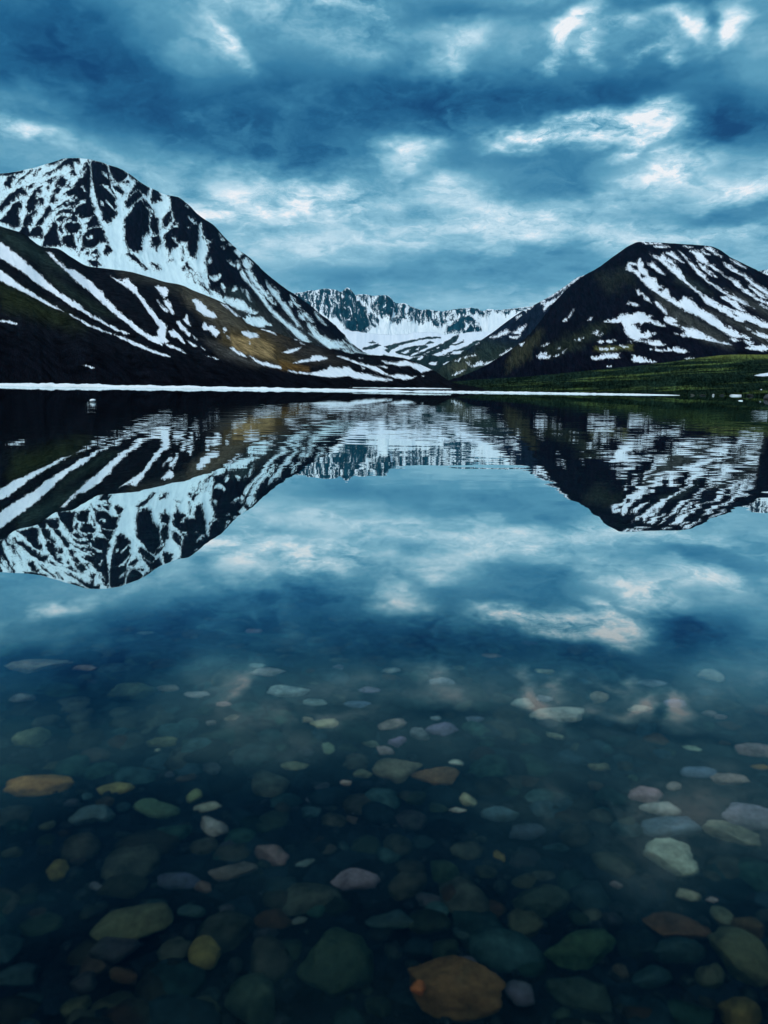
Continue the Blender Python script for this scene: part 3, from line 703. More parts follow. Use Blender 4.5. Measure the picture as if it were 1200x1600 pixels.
ml_ops = [('s', [(-60, 225), (300, 225), (322, 345), (326, 400), (322, 425), (334, 440), (338, 455), (352, 470), (352, 480), (282, 470), (200, 450), (-60, 400)])]
def grown(poly, k):
    cx, cy = sum(p[0] for p in poly) / len(poly), sum(p[1] for p in poly) / len(poly)
    out = []
    for x, y in poly:
        d = math.hypot(x - cx, y - cy) + 1e-6
        out.append((x + (x - cx) / d * k, y + (y - cy) / d * k))
    return out


ml_ops += [('m', [(-60, 262), (40, 255), (105, 244), (150, 248), (180, 262), (170, 320), (150, 390), (90, 385), (40, 362), (-60, 345)], 2.6)]
ml_ops += [('r', grown(p, 1.8)) for p in TA + TB] + [('s', p) for p in TAS + TBS]
ml_ops += [('s', p) for p in (
    [(345, 470), (350, 463), (357, 465), (370, 468), (380, 471), (392, 482), (402, 489), (398, 492), (386, 489), (370, 482), (358, 476)],
    [(378, 497), (388, 494), (402, 496), (416, 504), (424, 509), (412, 511), (398, 511), (388, 506)], [(400, 497), (409, 496), (419, 505), (400, 507)],
    [(373, 420), (378, 423), (385, 433), (397, 447), (410, 458), (418, 474), (430, 486), (443, 499), (455, 509), (470, 519), (486, 535), (475, 534), (463, 527), (447, 511), (430, 495), (417, 480), (405, 465), (392, 450), (380, 434)],
    [(383, 422), (390, 420), (400, 437), (412, 452), (420, 462), (430, 476), (425, 474), (412, 460), (402, 450), (392, 438)],
    [(415, 440), (424, 449), (434, 456), (437, 467), (450, 479), (460, 498), (472, 514), (464, 510), (455, 498), (443, 483), (432, 468), (424, 459), (417, 448)],
    [(454, 462), (460, 469), (468, 479), (466, 482), (457, 471)], [(466, 488), (475, 491), (478, 500), (473, 501), (467, 495)], [(468, 484), (480, 491), (489, 505), (481, 499)], [(452, 472), (456, 472), (457, 480), (453, 479)],
    [(478, 502), (490, 511), (500, 524), (512, 530), (522, 535), (530, 537), (545, 544), (530, 546), (515, 545), (503, 538), (492, 528), (483, 514)], [(491, 488), (499, 497), (511, 510), (507, 509), (497, 499)],
    [(520, 533), (535, 534), (540, 538), (530, 539)], [(540, 536), (548, 541), (557, 547), (550, 546), (543, 540)], [(533, 547), (545, 546), (551, 553), (540, 551)], [(550, 545), (565, 552), (552, 550)],
    [(540, 530), (556, 540), (572, 549), (588, 555), (578, 553), (560, 545), (546, 536)], [(562, 551), (575, 553), (582, 555), (574, 555)], [(488, 545), (497, 546), (492, 548)], [(384, 452), (389, 462), (391, 472), (386, 462)], [(346, 444), (352, 448), (351, 457), (346, 450)], [(362, 454), (368, 448), (371, 452), (366, 458)], [(378, 452), (380, 452), (380, 456)],
    [(326, 432), (346, 430), (342, 437), (334, 440)], [(482, 521), (490, 527), (494, 528), (488, 522)])]
ml_ops += [('r', [(305, 425), (309, 428), (320, 446), (330, 457), (328, 459), (318, 450), (310, 440)]), ('m', [(282, 418), (318, 424), (322, 440), (305, 446), (288, 436)], 1.2)]
left = slope_mesh("snowy_mountain", ml_r, ml_f, snow_rock, ml_ops, 840, 440, rough=2.2, relief=0.32, jag=0.8, sag=0.05,
                  tint=tint_layers(ROCK, [([(330, 460), (400, 470), (480, 540), (400, 540)], (.022, .026, .026), 12), ([(440, 490), (540, 545), (480, 545)], (.022, .026, .028), 10),
                                          ([(355, 450), (385, 455), (395, 480), (360, 470)], (.018, .028, .030), 8)], 19, .4), seed=21, ribs=20, edge=1.0)
tag(left, label="tall steep snowy mountain with dark rock ribs above the dark hill", cat="mountain")

# ---- dark mossy hill below it, reaching the left shore
fh_r = [(-1500, 545, 700), (-1050, 440, 900), (-700, 330, 1050), (-420, 252, 1130), (-200, 240, 1150), (-90, 302, 1120), (-40, 330, 1110), (0, 353, 1100), (34, 364, 1090), (68, 386, 1080), (88, 388, 1070), (112, 402, 1060), (138, 416, 1050), (168, 420, 1040), (200, 424, 1020), (237, 434, 1000), (256, 440, 980), (282, 445, 960), (305, 455, 940), (328, 464, 920), (350, 474, 900), (372, 489, 880), (386, 505, 860),
        (402, 512, 850), (425, 517, 830), (448, 526, 810), (472, 533, 790), (503, 543, 770), (530, 548, 750), (552, 553, 730), (583, 555, 720), (612, 557, 700), (640, 562, 660), (660, 571, 620), (680, 581, 560), (700, 596, 480), (740, 604, 420), (770, 608, 380)]
fh_f = [(-1900, 579, 258), (-1350, 587, 258), (-900, 593, 258), (-600, 597, 258), (-330, 600, 258), (-150, 602, 258), (-60, 603, 258), (0, 604, 258), (55, 605, 258), (110, 606, 258), (150, 606.5, 258), (190, 607, 258), (225, 607.5, 258), (265, 608, 258), (300, 608.3, 258), (335, 608.8, 258), (360, 609, 258), (385, 609.3, 258), (410, 609.7, 258), (432, 610, 258), (455, 610.3, 258), (478, 610.6, 258), (495, 611, 258),
        (512, 611.2, 258), (535, 611.5, 258), (555, 612, 258), (575, 612.2, 258), (600, 612.6, 258), (622, 612.8, 258), (640, 613, 258), (660, 613.2, 258), (680, 613.4, 258), (700, 613.7, 258), (715, 614, 258), (730, 614.2, 258), (750, 614.4, 258), (790, 615, 258), (820, 615.3, 258)]
FS = [
    [(-60, 336), (-20, 363), (0, 378), (12, 386), (20, 393), (35, 404), (50, 419), (58, 424), (90, 456), (110, 468), (125, 477), (132, 485), (148, 495), (165, 505), (185, 515), (203, 522), (200, 524), (180, 516), (165, 508), (145, 497), (128, 487), (110, 478), (85, 460), (60, 445), (32, 422), (0, 403), (-60, 362)],
    [(-60, 380), (0, 421), (10, 428), (20, 436), (33, 445), (55, 460), (75, 473), (90, 481), (101, 488), (85, 482), (70, 474), (40, 458), (20, 449), (10, 444), (0, 438), (-60, 404)],
    [(108, 491), (120, 497), (133, 504), (137, 505), (160, 516), (180, 522), (200, 531), (225, 541), (248, 551), (266, 558), (240, 552), (200, 535), (180, 524), (160, 518), (135, 508)],
    [(72, 392), (80, 395), (88, 405), (97, 413), (105, 420), (118, 422), (130, 432), (142, 440), (155, 452), (164, 458), (165, 465), (172, 472), (187, 488), (200, 499), (225, 519), (243, 528), (255, 537), (254, 541), (240, 535), (215, 520), (195, 503), (178, 490), (160, 474), (140, 456), (118, 439), (105, 425), (92, 413), (80, 402)],
    [(172, 431), (185, 437), (195, 442), (188, 436), (200, 435), (206, 443), (213, 449), (215, 457), (224, 466), (232, 477), (240, 486), (247, 498), (258, 506), (261, 512), (258, 528), (264, 535), (255, 537), (240, 529), (248, 527), (246, 520), (250, 513), (244, 505), (232, 488), (215, 463), (200, 450), (186, 441)],
    [(242, 449), (246, 446), (252, 448), (258, 449), (264, 453), (262, 461), (258, 468), (250, 459)], [(244, 469), (250, 474), (256, 481), (264, 488), (262, 491), (253, 483)], [(255, 469), (260, 469), (265, 472), (268, 478), (273, 494), (268, 491), (261, 482)],
    [(286, 499), (292, 490), (294, 499), (299, 510), (292, 508)], [(275, 502), (280, 502), (286, 509), (291, 513), (299, 524), (296, 527), (285, 518), (278, 509)], [(293, 531), (300, 536), (308, 542), (303, 542), (295, 535)], [(301, 524), (305, 528), (309, 532), (304, 530)],
    [(262, 518), (268, 515), (273, 517), (280, 521), (285, 528), (289, 537), (284, 534), (276, 529), (266, 526)], [(255, 535), (265, 538), (280, 545), (291, 552), (278, 548), (262, 541)], [(314, 542), (317, 543), (321, 548), (317, 547)], [(320, 556), (331, 559), (327, 560)],
    [(299, 469), (303, 466), (310, 468), (316, 475), (322, 478), (326, 485), (335, 489), (341, 497), (333, 498), (322, 495), (314, 490), (306, 484), (305, 476)], [(314, 510), (319, 503), (325, 509), (332, 509), (338, 514), (344, 520), (338, 528), (332, 524), (326, 516), (318, 516)],
    [(347, 514), (351, 511), (356, 517), (351, 520)], [(354, 524), (357, 525), (360, 532), (357, 531)], [(376, 519), (380, 517), (392, 519), (401, 520), (406, 527), (392, 529), (380, 525)], [(389, 534), (391, 535), (390, 539)],
    [(343, 473), (350, 475), (358, 480), (365, 487), (376, 495), (370, 495), (358, 485)],
    [(358, 544), (364, 543), (372, 550), (383, 554), (386, 559), (378, 558), (368, 552)], [(390, 556), (397, 559), (402, 563), (410, 566), (420, 567), (430, 571), (440, 573), (440, 577), (426, 575), (410, 571), (396, 564)],
    [(407, 514), (420, 516), (428, 520), (433, 524), (424, 521)], [(440, 551), (448, 547), (460, 545), (471, 543), (465, 548), (452, 553), (444, 552)], [(458, 568), (470, 563), (485, 560), (487, 555), (500, 555.5), (514, 560), (500, 563.5), (482, 565), (468, 568)],
    [(449, 580), (462, 581), (478, 583), (488, 583), (500, 579), (510, 577), (515, 571), (522, 573), (533, 574), (545, 573), (551, 578), (557, 582), (568, 584), (580, 585), (590, 588), (604, 592), (604, 595), (585, 595), (570, 594), (555, 591), (546, 587), (536, 589), (520, 590), (500, 588), (485, 586), (468, 584)],
    [(454, 525), (462, 528), (470, 533), (462, 532)], [(468, 534), (477, 539), (470, 537)], [(526, 556), (535, 557), (545, 561), (558, 565), (568, 569), (577, 570), (586, 573), (592, 576), (602, 582), (600, 586), (585, 579), (572, 574), (558, 569), (543, 563)],
    [(564, 574), (571, 575), (570, 577), (565, 577)], [(590, 572), (600, 572), (606, 577), (598, 575)], [(560, 559), (567, 560), (564, 562)], [(596, 564), (606, 565), (616, 566), (635, 563), (645, 567), (656, 569), (667, 571), (677, 578), (668, 580), (660, 583), (652, 579), (645, 574), (638, 572), (625, 573), (612, 569), (600, 567)],
    [(600, 572), (606, 575), (602, 577)], [(596, 580), (604, 584), (612, 588), (620, 584), (628, 585), (637, 587), (642, 590), (652, 588), (644, 592), (632, 594), (620, 592), (612, 590), (602, 586)], [(597, 591), (608, 592), (614, 594), (604, 596)], [(658, 589), (664, 586), (661, 590)],
    [(0, 501), (8, 500.5), (18, 502), (28, 506), (22, 507.5), (8, 504), (-4, 503)], [(128, 570), (138, 572), (145, 574.5), (151, 575), (145, 577), (138, 574)],
    [(330, 558), (342, 562), (336, 562)]]
hill = slope_mesh("dark_hill", fh_r, fh_f, hill_mat, [('s', grown(p, -.9)) for p in FS], 760, 360, rough=1.2, relief=0.12, jag=0.35, sag=0.06,
                  tint=tint_layers((.0045, .0055, .0085), [
                      ([(0, 440), (40, 460), (110, 495), (130, 515), (90, 510), (40, 490), (0, 480)], (.013, .018, .009), 16), ([(0, 355), (60, 390), (130, 440), (70, 415), (0, 375)], (.014, .024, .022), 12), ([(70, 425), (180, 495), (150, 490), (90, 450)], (.013, .021, .018), 10),
                      ([(180, 420), (300, 450), (300, 470), (240, 445), (190, 432)], (.024, .025, .022), 10), ([(285, 448), (350, 475), (385, 505), (400, 525), (350, 520), (310, 490), (290, 470)], (.060, .054, .040), 12),
                      ([(345, 520), (400, 510), (450, 530), (470, 560), (450, 575), (420, 570), (370, 552), (340, 540)], (.055, .042, .022), 10), ([(420, 525), (500, 545), (540, 570), (490, 572), (455, 560)], (.026, .024, .022), 12),
                      ([(360, 526), (400, 528), (425, 540), (428, 562), (395, 556), (365, 548)], (.20, .140, .066), 4), ([(435, 564), (485, 576), (480, 583), (440, 578)], (.13, .075, .024), 5),
                      ([(320, 530), (345, 540), (420, 572), (400, 575), (345, 558)], (.040, .040, .038), 8), ([(-60, 520), (250, 560), (420, 580), (640, 598), (640, 615), (-60, 615)], (.0030, .0036, .0060), 20)], 23, .55), seed=25, ribs=18, edge=-5.5, beyond=-42)
tag(hill, label="dark mossy hill with snow filled gullies and a brown cliff above the left shore", cat="hill")


# ================================================================ GROUND AND LAKE
BED_Y = [-400, -60, -12, -1.4, 0, 1.2, 3, 5, 8, 14, 24, 45, 90, 200, 246, 258, 266, 700, 2000, 12000, 30000]
BED_Z = [40, 7, 1.2, 0.0, -.26, -.40, -.52, -.66, -.98, -1.9, -3.6, -6.2, -7.5, -7.0, -1.2, -.25, -.05, .3, .6, 1.0, 1.0]


def bed_z(x, y):
    x = np.asarray(x, float); y = np.asarray(y, float)
    z = pchip(BED_Y, BED_Z, np.clip(y, -399, 29999))
    near = np.exp(-((np.hypot(x, y - 4) / 16.0) ** 2))
    z = z + near * (fbm(x * 0.9, y * 0.9, 3, 61) * 0.26 + fbm(x * 4, y * 4, 3, 67) * 0.06)
    z = z + np.clip((np.abs(y) - 30) / 100, 0, 1) * (y < 0) * fbm(x / 40, y / 40, 4, 71) * 6
    return z


def on_bed(px, py):
    """where the line of sight through the water meets the lake bed"""
    d = direction(px, py)
    d = d / np.linalg.norm(d)
    t0 = -CAM_H / d[2]
    s = CAM + d * t0
    e = np.array([d[0], d[1], 0]) / 1.33          # bent at the surface
    e[2] = -math.sqrt(1 - e @ e)
    t = 0.3
    for _ in range(80):
        p = s + e * t
        t += (p[2] - float(bed_z(p[0], p[1]))) / (-e[2]) * 0.7
    return s + e * t, t0 + t / 1.33


g_mat, T = mat_new("lake_bed_gravel")
pos = T.n('ShaderNodeNewGeometry').outputs['Position']
n1 = T.noise(pos, 1.3, 4.0, 0.6)
n2 = T.noise(pos, 9.0, 4.0, 0.65)
vor = T.n('ShaderNodeTexVoronoi', {'Vector': pos, 'Scale': 9.0, 'Randomness': 1.0}, feature='F1')
cellc = T.n('ShaderNodeSeparateXYZ', {0: vor.outputs['Color']})
shade = T.math('MULTIPLY', T.maprange(cellc.outputs[0], 0.35, 1.0, 0.3, 1.8), T.maprange(n1, 0.3, 0.7, 0.35, 1.5))
gcol = T.mix(T.maprange(n2, 0.35, 0.7), (.0014, .0040, .0085, 1), (.0050, .013, .015, 1))
silt_veil = T.maprange(T.n('ShaderNodeSeparateXYZ', {0: pos}).outputs[1], 2.5, 6.5, 0.0, 1.0, True)     # green sediment tone farther out, painted in for light scattered by murky water
gcol = T.mix(silt_veil, gcol, (.030, .082, .066, 1))
gcol = T.scale(gcol, T.n('ShaderNodeCombineXYZ', {0: shade, 1: shade, 2: shade}).outputs[0])
bmp = T.n('ShaderNodeBump', {'Strength': 0.8, 'Distance': 0.05, 'Height': T.math('SUBTRACT', n2, vor.outputs['Distance'])})
b = T.n('ShaderNodeBsdfPrincipled', {'Base Color': gcol, 'Roughness': 0.9, 'Specular IOR Level': 0.1, 'Normal': bmp.outputs[0]})
T.n('ShaderNodeOutputMaterial', {0: b.outputs[0]})

gx = np.sinh(np.linspace(-1, 1, 221) * 8.0); gx = gx / gx[-1] * 9000
gy = np.concatenate([-np.geomspace(400, 1.6, 30), np.linspace(-1.2, 14, 150), np.geomspace(14.4, 250, 60), np.linspace(252, 268, 14), np.geomspace(275, 10500, 34)])
GXm, GYm = np.meshgrid(gx, gy)
ground = grid_mesh("ground", np.stack([GXm, GYm, bed_z(GXm, GYm)], 2), g_mat)
tag(ground, 'structure', "dark gravel lake bed and shore ground", "ground")

# ---- water: a closed body with a mirror surface, tinted by its own depth
w_mat, T = mat_new("clear_lake_water")
geo = T.n('ShaderNodeNewGeometry')
pos = geo.outputs['Position']
sp = T.n('ShaderNodeSeparateXYZ', {0: pos})
X_, Y_ = sp.outputs[0], sp.outputs[1]
patch = T.noise(T.scale(pos, (.030, .05, 0)), 1.0, 3.0, 0.55)
# a breeze ruffles a belt of the lake; the near water and the lee under the far shore lie still
yy = T.math('ADD', T.math('ADD', Y_, T.math('MULTIPLY', T.math('MINIMUM', T.math('MAXIMUM', X_, -6.0), 6.0), 0.8)), T.math('MULTIPLY', T.math('SUBTRACT', patch, .5), 14.0))
belt = T.math('MULTIPLY', T.maprange(yy, 8.0, 21.0, 0.0, 1.0, True), T.maprange(Y_, 52.0, 74.0, 1.0, 0.10, True))
amp = T.math('ADD', T.math('MULTIPLY', belt, 0.027), 0.0028)
wv1 = T.noise(T.scale(pos, (0.6, 2.1, 1)), 1.0, 2.5, 0.55, 0.2, 1)
wv2 = T.noise(T.scale(pos, (3.0, 8.0, 1)), 1.0, 2.0, 0.5, 0.0, 1)
slopev = T.vmath('ADD', T.vmath('SUBTRACT', wv1, (.5, .5, .5)), T.scale(T.vmath('SUBTRACT', wv2, (.5, .5, .5)), (.30, .30, 0)))
slopev = T.vmath('MULTIPLY', slopev, T.n('ShaderNodeCombineXYZ', {0: T.math('MULTIPLY', amp, .5), 1: amp, 2: 0.0}).outputs[0])
nrm = T.vmath('NORMALIZE', T.vmath('ADD', slopev, (0, 0, 1)))
side = T.math('SUBTRACT', 1.0, T.math('MULTIPLY', geo.outputs['Backfacing'], 2.0))      # seen from below the normal turns over
nrm = T.vmath('MULTIPLY', nrm, T.n('ShaderNodeCombineXYZ', {0: side, 1: side, 2: side}).outputs[0])
lw = T.n('ShaderNodeLayerWeight', {'Blend': 0.5, 'Normal': nrm}).outputs['Facing']
fac = T.ramp(lw, [(0.0, .02), (.30, .024), (.42, .050), (.52, .080), (.60, .135), (.64, .22), (.69, .47), (.74, .72), (.80, .84), (.90, .88), (1.0, .94)])
gl = T.n('ShaderNodeBsdfGlossy', {'Color': (.87, .96, .965, 1), 'Roughness': 0.0, 'Normal': nrm})
tr = T.n('ShaderNodeBsdfRefraction', {'Color': (.84, .84, .84, 1), 'Roughness': 0.13, 'IOR': 1.33, 'Normal': nrm})
surf = T.n('ShaderNodeMixShader', {0: fac, 1: tr.outputs[0], 2: gl.outputs[0]})
absn = T.n('ShaderNodeVolumeAbsorption', {'Color': (.28, .60, .62, 1), 'Density': 0.62})
T.n('ShaderNodeOutputMaterial', {0: surf.outputs[0], 1: absn.outputs[0]})
WX, WY0, WY1 = 3000, -7.0, 262.0
wv = [(-WX, WY0, 0), (WX, WY0, 0), (WX, WY1, 0), (-WX, WY1, 0), (-WX, WY0, -9), (WX, WY0, -9), (WX, WY1, -9), (-WX, WY1, -9)]
wf = [(0, 1, 2, 3), (7, 6, 5, 4), (0, 4, 5, 1), (1, 5, 6, 2), (2, 6, 7, 3), (3, 7, 4, 0)]
lake = mesh_object("lake_water", wv, wf, w_mat, smooth=False)
tag(lake, 'structure', "still clear mountain lake mirroring the peaks", "lake")

# ================================================================ SNOW BANKS AND FLOES ON THE SHORE
sb_mat, T = mat_new("old_shore_snow")
pos = T.n('ShaderNodeNewGeometry').outputs['Position']
n1 = T.noise(T.scale(pos, (.3, .3, 1.5)), 1.0, 4.0, .6)
col = T.mix(T.maprange(n1, .35, .7), (.86, .90, .92, 1), (.74, .80, .83, 1))
bmp = T.n('ShaderNodeBump', {'Strength': .5, 'Distance': .15, 'Height': T.noise(pos, 2.0, 4.0, .6)})
b = T.n('ShaderNodeBsdfPrincipled', {'Base Color': col, 'Roughness': .85, 'Normal': bmp.outputs[0]})
T.n('ShaderNodeOutputMaterial', {0: b.outputs[0]})


def snow_bank(line, depth, width, seed, label):
    """line: (x, top, bottom) as seen; a ledge of old snow lying along the waterline"""
    a = np.asarray(line, float)
    n = 420
    t = np.linspace(0, 1, n)
    ts = (a[:, 0] - a[0, 0]) / (a[-1, 0] - a[0, 0])
    x, top, bot = (np.interp(t, ts, a[:, k]) for k in range(3))
    dep = depth + fbm(t * 14, t * 0, 3, seed) * 3
    B = at(x, bot, dep); Tp = at(x, top, dep)
    h = np.maximum(Tp[:, 2] - B[:, 2], .02) * .62 * (1 + fbm(t * 90, t * 0, 4, seed + 1, .6) * .9) * np.clip(np.minimum(t, 1 - t) * 30, .12, 1)
    z0 = np.zeros(n) + np.maximum(B[:, 2], 0) - .15
    prof = [(-.05, 0.0), (0.0, .55), (.10, .86), (.3, 1.0), (.65, .96), (.9, .7), (1.0, 0.0)]
    rows = []
    for k, (s, q) in enumerate(prof):
        w = fbm(t * 60, t * 0 + k, 3, seed + 5) * .5
        rows.append(np.stack([B[:, 0], B[:, 1] + s * width + w, z0 + .15 * (q > 0) + h * q * (1 + fbm(t * 140, t * 0 + k, 2, seed + 8) * .25 * (q > 0))], 1))
    o = grid_mesh("snow_bank", np.array(rows), sb_mat)
    return tag(o, None, label, "snow bank", "snow banks along the far shore")


snow_bank([(-330, 589, 597.5), (-60, 595, 602.5), (0, 596, 603.6), (150, 598.2, 605.2), (300, 601.3, 606.6), (400, 603.6, 608.0), (500, 605.4, 609.4), (600, 607.6, 610.8), (650, 609, 611.4)],
          250, 5, 101, "long thick white snow bank along the water below the dark hill")
snow_bank([(640, 609.0, 611.6), (700, 609.6, 612.2), (800, 611.0, 613.4), (900, 612.6, 615.0), (1000, 614.6, 616.6), (1062, 616.6, 617.4)],
          250, 4, 111, "thin white snow line along the water below the green hillside")
snow_bank([(455, 604.6, 605.8), (520, 604.6, 606.4), (600, 604.8, 606.8), (660, 605.2, 607.2), (705, 606.4, 607.2)], 275, 4, 121,
          "faint narrow snow strip lying just above the shore, behind the long snow bank")


def lump(name, p, size, mat, seed, cuts=7, sub=2, flat=1.0, rz=None, parent=None):
    rnd = np.random.RandomState(seed)
    v, f = ICO[sub]
    q = v.copy()
    for _ in range(cuts):
        nrm_ = rnd.normal(size=3); nrm_ /= np.linalg.norm(nrm_)
        off = rnd.uniform(.55, .9)
        d_ = q @ nrm_ - off
        q = q - np.outer(np.maximum(d_, 0) * .92, nrm_)
    s3 = seed * 3.1
    q = q * (1 + .16 * fbm(v[:, 0] * 1.7 + s3, v[:, 1] * 1.7 + v[:, 2] * 1.3, 3, seed)[:, None] * 2 + .05 * fbm(v[:, 0] * 6 + s3, v[:, 1] * 6 - v[:, 2] * 5, 2, seed + 1)[:, None])
    q = q / np.abs(q).max(0) * np.array(size)[None] * np.array([1, 1, flat])
    a = rnd.uniform(-.25, .25) if rz is None else rz
    c, s = math.cos(a), math.sin(a)
    q = np.stack([q[:, 0] * c - q[:, 1] * s, q[:, 0] * s + q[:, 1] * c, q[:, 2] + (q[:, 0] * rnd.uniform(-.12, .12))], 1)
    o = mesh_object(name, q, f, mat, parent)
    o.location = p
    return o


def ico(n):
    import bmesh
    bm = bmesh.new()
    bmesh.ops.create_icosphere(bm, subdivisions=n, radius=1.0)
    v = np.array([x.co[:] for x in bm.verts]); f = [tuple(x.index for x in g.verts) for g in bm.faces]
    bm.free()
    return v, f


ICO = {n: ico(n) for n in (1, 2, 3, 4)}


def on_water(x, y, z=0.0):
    d = direction(x, y)
    return CAM + d * ((z - CAM_H) / d[2])


p = on_water(145, 628.2)
fl = lump("ice_floe", (p[0], p[1], .12), (.22, .2, .12), sb_mat, 7, cuts=5, sub=3)
tag(fl, None, "small lone white ice floe floating on dark water below the dark hill", "ice floe", "floating ice")
p = on_water(1157, 626.4)
fl = lump("ice_floe", (p[0], p[1], .02), (.42, .3, .10), sb_mat, 9, cuts=5, sub=3)
tag(fl, None, "tiny flat ice floe floating off the green hillside shore", "ice floe", "floating ice")

# ---- rocks and snow scraps along the right shore
shore_mat, T = mat_new("shore_rock")
oi = T.n('ShaderNodeObjectInfo').outputs['Color']
pos = T.n('ShaderNodeTexCoord').outputs['Object']
n1 = T.noise(pos, 3.0, 4.0, .6)
b = T.n('ShaderNodeBsdfPrincipled', {'Base Color': T.scale(oi, T.n('ShaderNodeCombineXYZ', {0: T.maprange(n1, .3, .7, .5, 1.4), 1: T.maprange(n1, .3, .7, .5, 1.4), 2: T.maprange(n1, .3, .7, .5, 1.4)}).outputs[0]),
                                     'Roughness': .9, 'Specular IOR Level': .15})
T.n('ShaderNodeOutputMaterial', {0: b.outputs[0]})
for i, (x, y, w, h, c, lab) in enumerate([
        (1149, 618.6, 18, 2.4, None, "small white snow scrap on the waterline below the green hillside"),
        (1114, 618.2, 3.5, 2.6, (.62, .64, .66), "small pale shore rock alone on the waterline left of the white snow scrap"),
        (1082, 618.0, 6, 2.4, (.07, .08, .07), "small dark shore rock nearest the tip of the thin snow line"),
        (1098, 618.2, 9, 2.2, (.03, .035, .035), "low dark shore rock between the pale rock and the thin snow line"),
        (1128, 618.4, 7, 2.2, (.03, .035, .035), "low dark shore rock between the pale rock and the white snow scrap"),
        (1172, 619.2, 9, 3.0, (.025, .03, .03), "dark shore rock just right of the white snow scrap"),
        (1188, 618.6, 5, 3.0, (.30, .32, .33), "grey shore rock near the frame edge below the green hillside"),
        (1199, 624.0, 10, 7.0, (.05, .055, .06), "dark boulder standing in the water beside the grey shore rock")]):
    p = on_water(x, y)
    k = np.linalg.norm(p - CAM) / FPX
    o = lump("snow_scrap" if c is None else "shore_rock", (p[0], p[1], h * k * .25), (w * k * .5, w * k * .45, h * k * .75), sb_mat if c is None else shore_mat, 40 + i, cuts=6, sub=3)
    if c: o.color = (*c, 1)
    tag(o, None, lab, "snow" if c is None else "rock", "scraps and rocks along the right shore")

# ================================================================ STONES ON THE LAKE BED
st_mat, T = mat_new("lake_stone")
oi = T.n('ShaderNodeObjectInfo')
pos = T.n('ShaderNodeTexCoord').outputs['Object']
wpos = T.n('ShaderNodeNewGeometry').outputs['Position']
n1 = T.noise(wpos, 9.0, 5.0, .62)
n2 = T.noise(wpos, 42.0, 3.0, .6)
nn = T.math('ADD', T.maprange(n1, .3, .7, .55, 1.25), T.maprange(n2, .3, .7, -.2, .2))
algae = T.mix(T.maprange(T.noise(wpos, 5.0, 4.0, .6), .50, .72, 0.0, .65), oi.outputs['Color'], (.035, .055, .032, 1))
colr = T.scale(algae, T.n('ShaderNodeCombineXYZ', {0: nn, 1: nn, 2: nn}).outputs[0])
bmp = T.n('ShaderNodeBump', {'Strength': .5, 'Distance': .012, 'Height': n2})
b = T.n('ShaderNodeBsdfPrincipled', {'Base Color': colr, 'Roughness': .85, 'Specular IOR Level': .1, 'Normal': bmp.outputs[0]})
T.n('ShaderNodeOutputMaterial', {0: b.outputs[0]})
TONE = {'amber': (.42, .21, .06), 'ochre': (.38, .26, .085), 'pink': (.46, .32, .25), 'tan': (.46, .37, .26), 'cream': (.66, .62, .46), 'grey': (.24, .27, .28),
        'mauve': (.30, .26, .29), 'olive': (.17, .19, .10), 'green': (.075, .13, .075), 'teal': (.06, .13, .13), 'brown': (.25, .14, .065), 'pale': (.42, .45, .38), 'blue': (.17, .22, .28), 'rust': (.5, .2, .05)}
